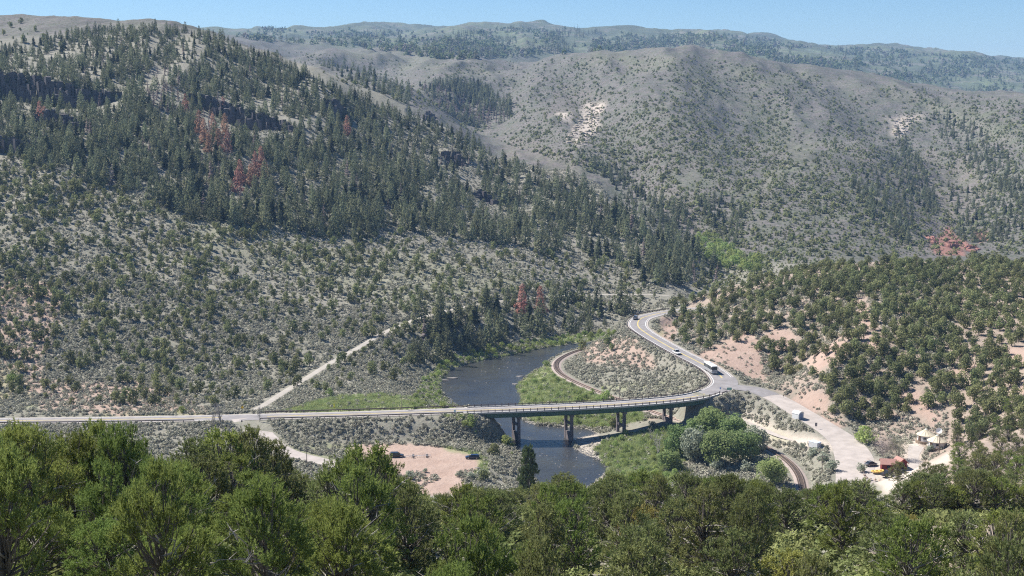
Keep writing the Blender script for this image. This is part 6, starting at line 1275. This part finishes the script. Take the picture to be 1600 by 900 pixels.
def cliff(P, h, label, seed):
    """columnar basalt band: five sided columns of uneven height and depth along the carved step"""
    r = np.random.default_rng(seed); b = MB(); d, n = frames(np.c_[P, np.zeros(len(P))]); O = P[len(P)//2]; t = np.linspace(0, 1, len(P)); L = np.r_[0, np.cumsum(np.hypot(np.diff(P[:, 0]), np.diff(P[:, 1])))]; s = 0.0
    while s < L[-1]:
        for row in range(2):
            c = np.array([np.interp(s+r.uniform(-1, 1), L, P[:, j]) for j in (0, 1)]); nn = np.array([np.interp(s, L, n[:, j]) for j in (0, 1)]); out = -nn if (nn[1] > 0) else nn
            f = np.sin(PI*np.clip(s/L[-1], 0.03, 0.97))**0.5; R = r.uniform(1.6, 3.4); off = r.uniform(-1.5, 2.5)+row*3.2; q = c+out*off; zt = float(ground(*(c-out*4))[0])+r.uniform(-1.0, 2.5)*f-row*h*r.uniform(0.12, 0.45); zb = float(ground(*(q+out*3))[0])-2.0
            if zt < zb+2: continue
            k = int(r.integers(5, 8)); a = np.sort(r.uniform(0, 2*PI, k)); rad = R*r.uniform(0.75, 1.15, k); base = np.stack([np.cos(a)*rad, np.sin(a)*rad], -1); lean = r.normal(size=2)*0.6
            loft(b, [[(q[0]-O[0]+p[0]*m_+lean[0]*g_, q[1]-O[1]+p[1]*m_+lean[1]*g_, z-O[2]+r.uniform(-0.5, 0.5)*(g_ > 0)) for p in base] for m_, g_, z in ((1.12, 0, zb), (1.0, 0.5, (zb+zt)/2), (0.88, 1, zt))])
        s += r.uniform(1.8, 3.2)
    o = b.build('rock_cliff', M_CLIFF); o.location = O; tag(o, label, 'cliff')
for (P, h), lb in zip(CLIFFS, ('long dark cliff band at the upper left of the hill', 'dark cliff band behind the rust red trees', 'small dark outcrop high on the hill crest', 'dark cliff just below the hill crest right of centre', 'dark blocky cliff on the open upper slope', 'lowest dark cliff, above the river slope', 'low dark ledge at the left edge', 'short dark cliff under the long left band')): cliff(P[:, :3], h, lb, len(lb))
def outcrop(px, py, w_, h_, d_, label, seed, m):
    r = np.random.default_rng(seed); p = hit([px], [py], 850)[0]; b = MB(); P = []
    for i in range(26):
        x = r.uniform(-w_/2, w_/2); y = r.uniform(-d_/2, d_/2); q = 1-abs(x)/(w_/2)*0.7; R = r.uniform(2, 6)*w_/45; z = float(ground(p[0]+x, p[1]+y)[0])-p[2]; k = 6; a = np.sort(r.uniform(0, 2*PI, k)); base = np.stack([np.cos(a), np.sin(a)], -1)*R*r.uniform(0.8, 1.2, (k, 1)); top = h_*q*r.uniform(0.3, 1)
        loft(b, [[(x+c[0]*m_, y+c[1]*m_, z+zz+r.uniform(-0.6, 0.6)) for c in base] for m_, zz in ((1.2, -3), (1.0, top*0.5), (0.5, top))])
    o = b.build('rock_outcrop', m); o.location = p; tag(o, label, 'rock outcrop')
outcrop(1484, 382, 44, 4, 44, 'bright red sandstone outcrop at the foot of the middle mountain', 3, M_REDROCK); outcrop(1532, 374, 14, 2, 14, 'smaller red rock patch right of the bright red outcrop', 4, M_REDROCK)
# ------------------------------------------------------------------ air
def haze(density, col):
    bm = bmesh.new(); bmesh.ops.create_cube(bm, size=1.0); me = bpy.data.meshes.new('haze'); bm.to_mesh(me); bm.free()
    x, y = 9500.0, 9500.0; z0 = float(ZZ.min())-1.0; z1 = max(CAM_H, float(ZZ.max())+28)+4
    o = link('haze', me); o.scale = (2*x, y+600, z1-z0); o.location = (0, (y-600)/2, (z0+z1)/2); tag(o, 'thin summer haze over the valley', None, None, 'stuff')
    m = bpy.data.materials.new('haze'); t, out = nodes(m); v = N(t, 'ShaderNodeVolumePrincipled'); v.inputs['Color'].default_value = rgb(col); v.inputs['Density'].default_value = density; v.inputs['Anisotropy'].default_value = 0.0
    t.links.new(v.outputs[0], out.inputs['Volume']); me.materials.append(m); o.display_type = 'WIRE'
haze(0.000075, (0.36, 0.60, 1.0))
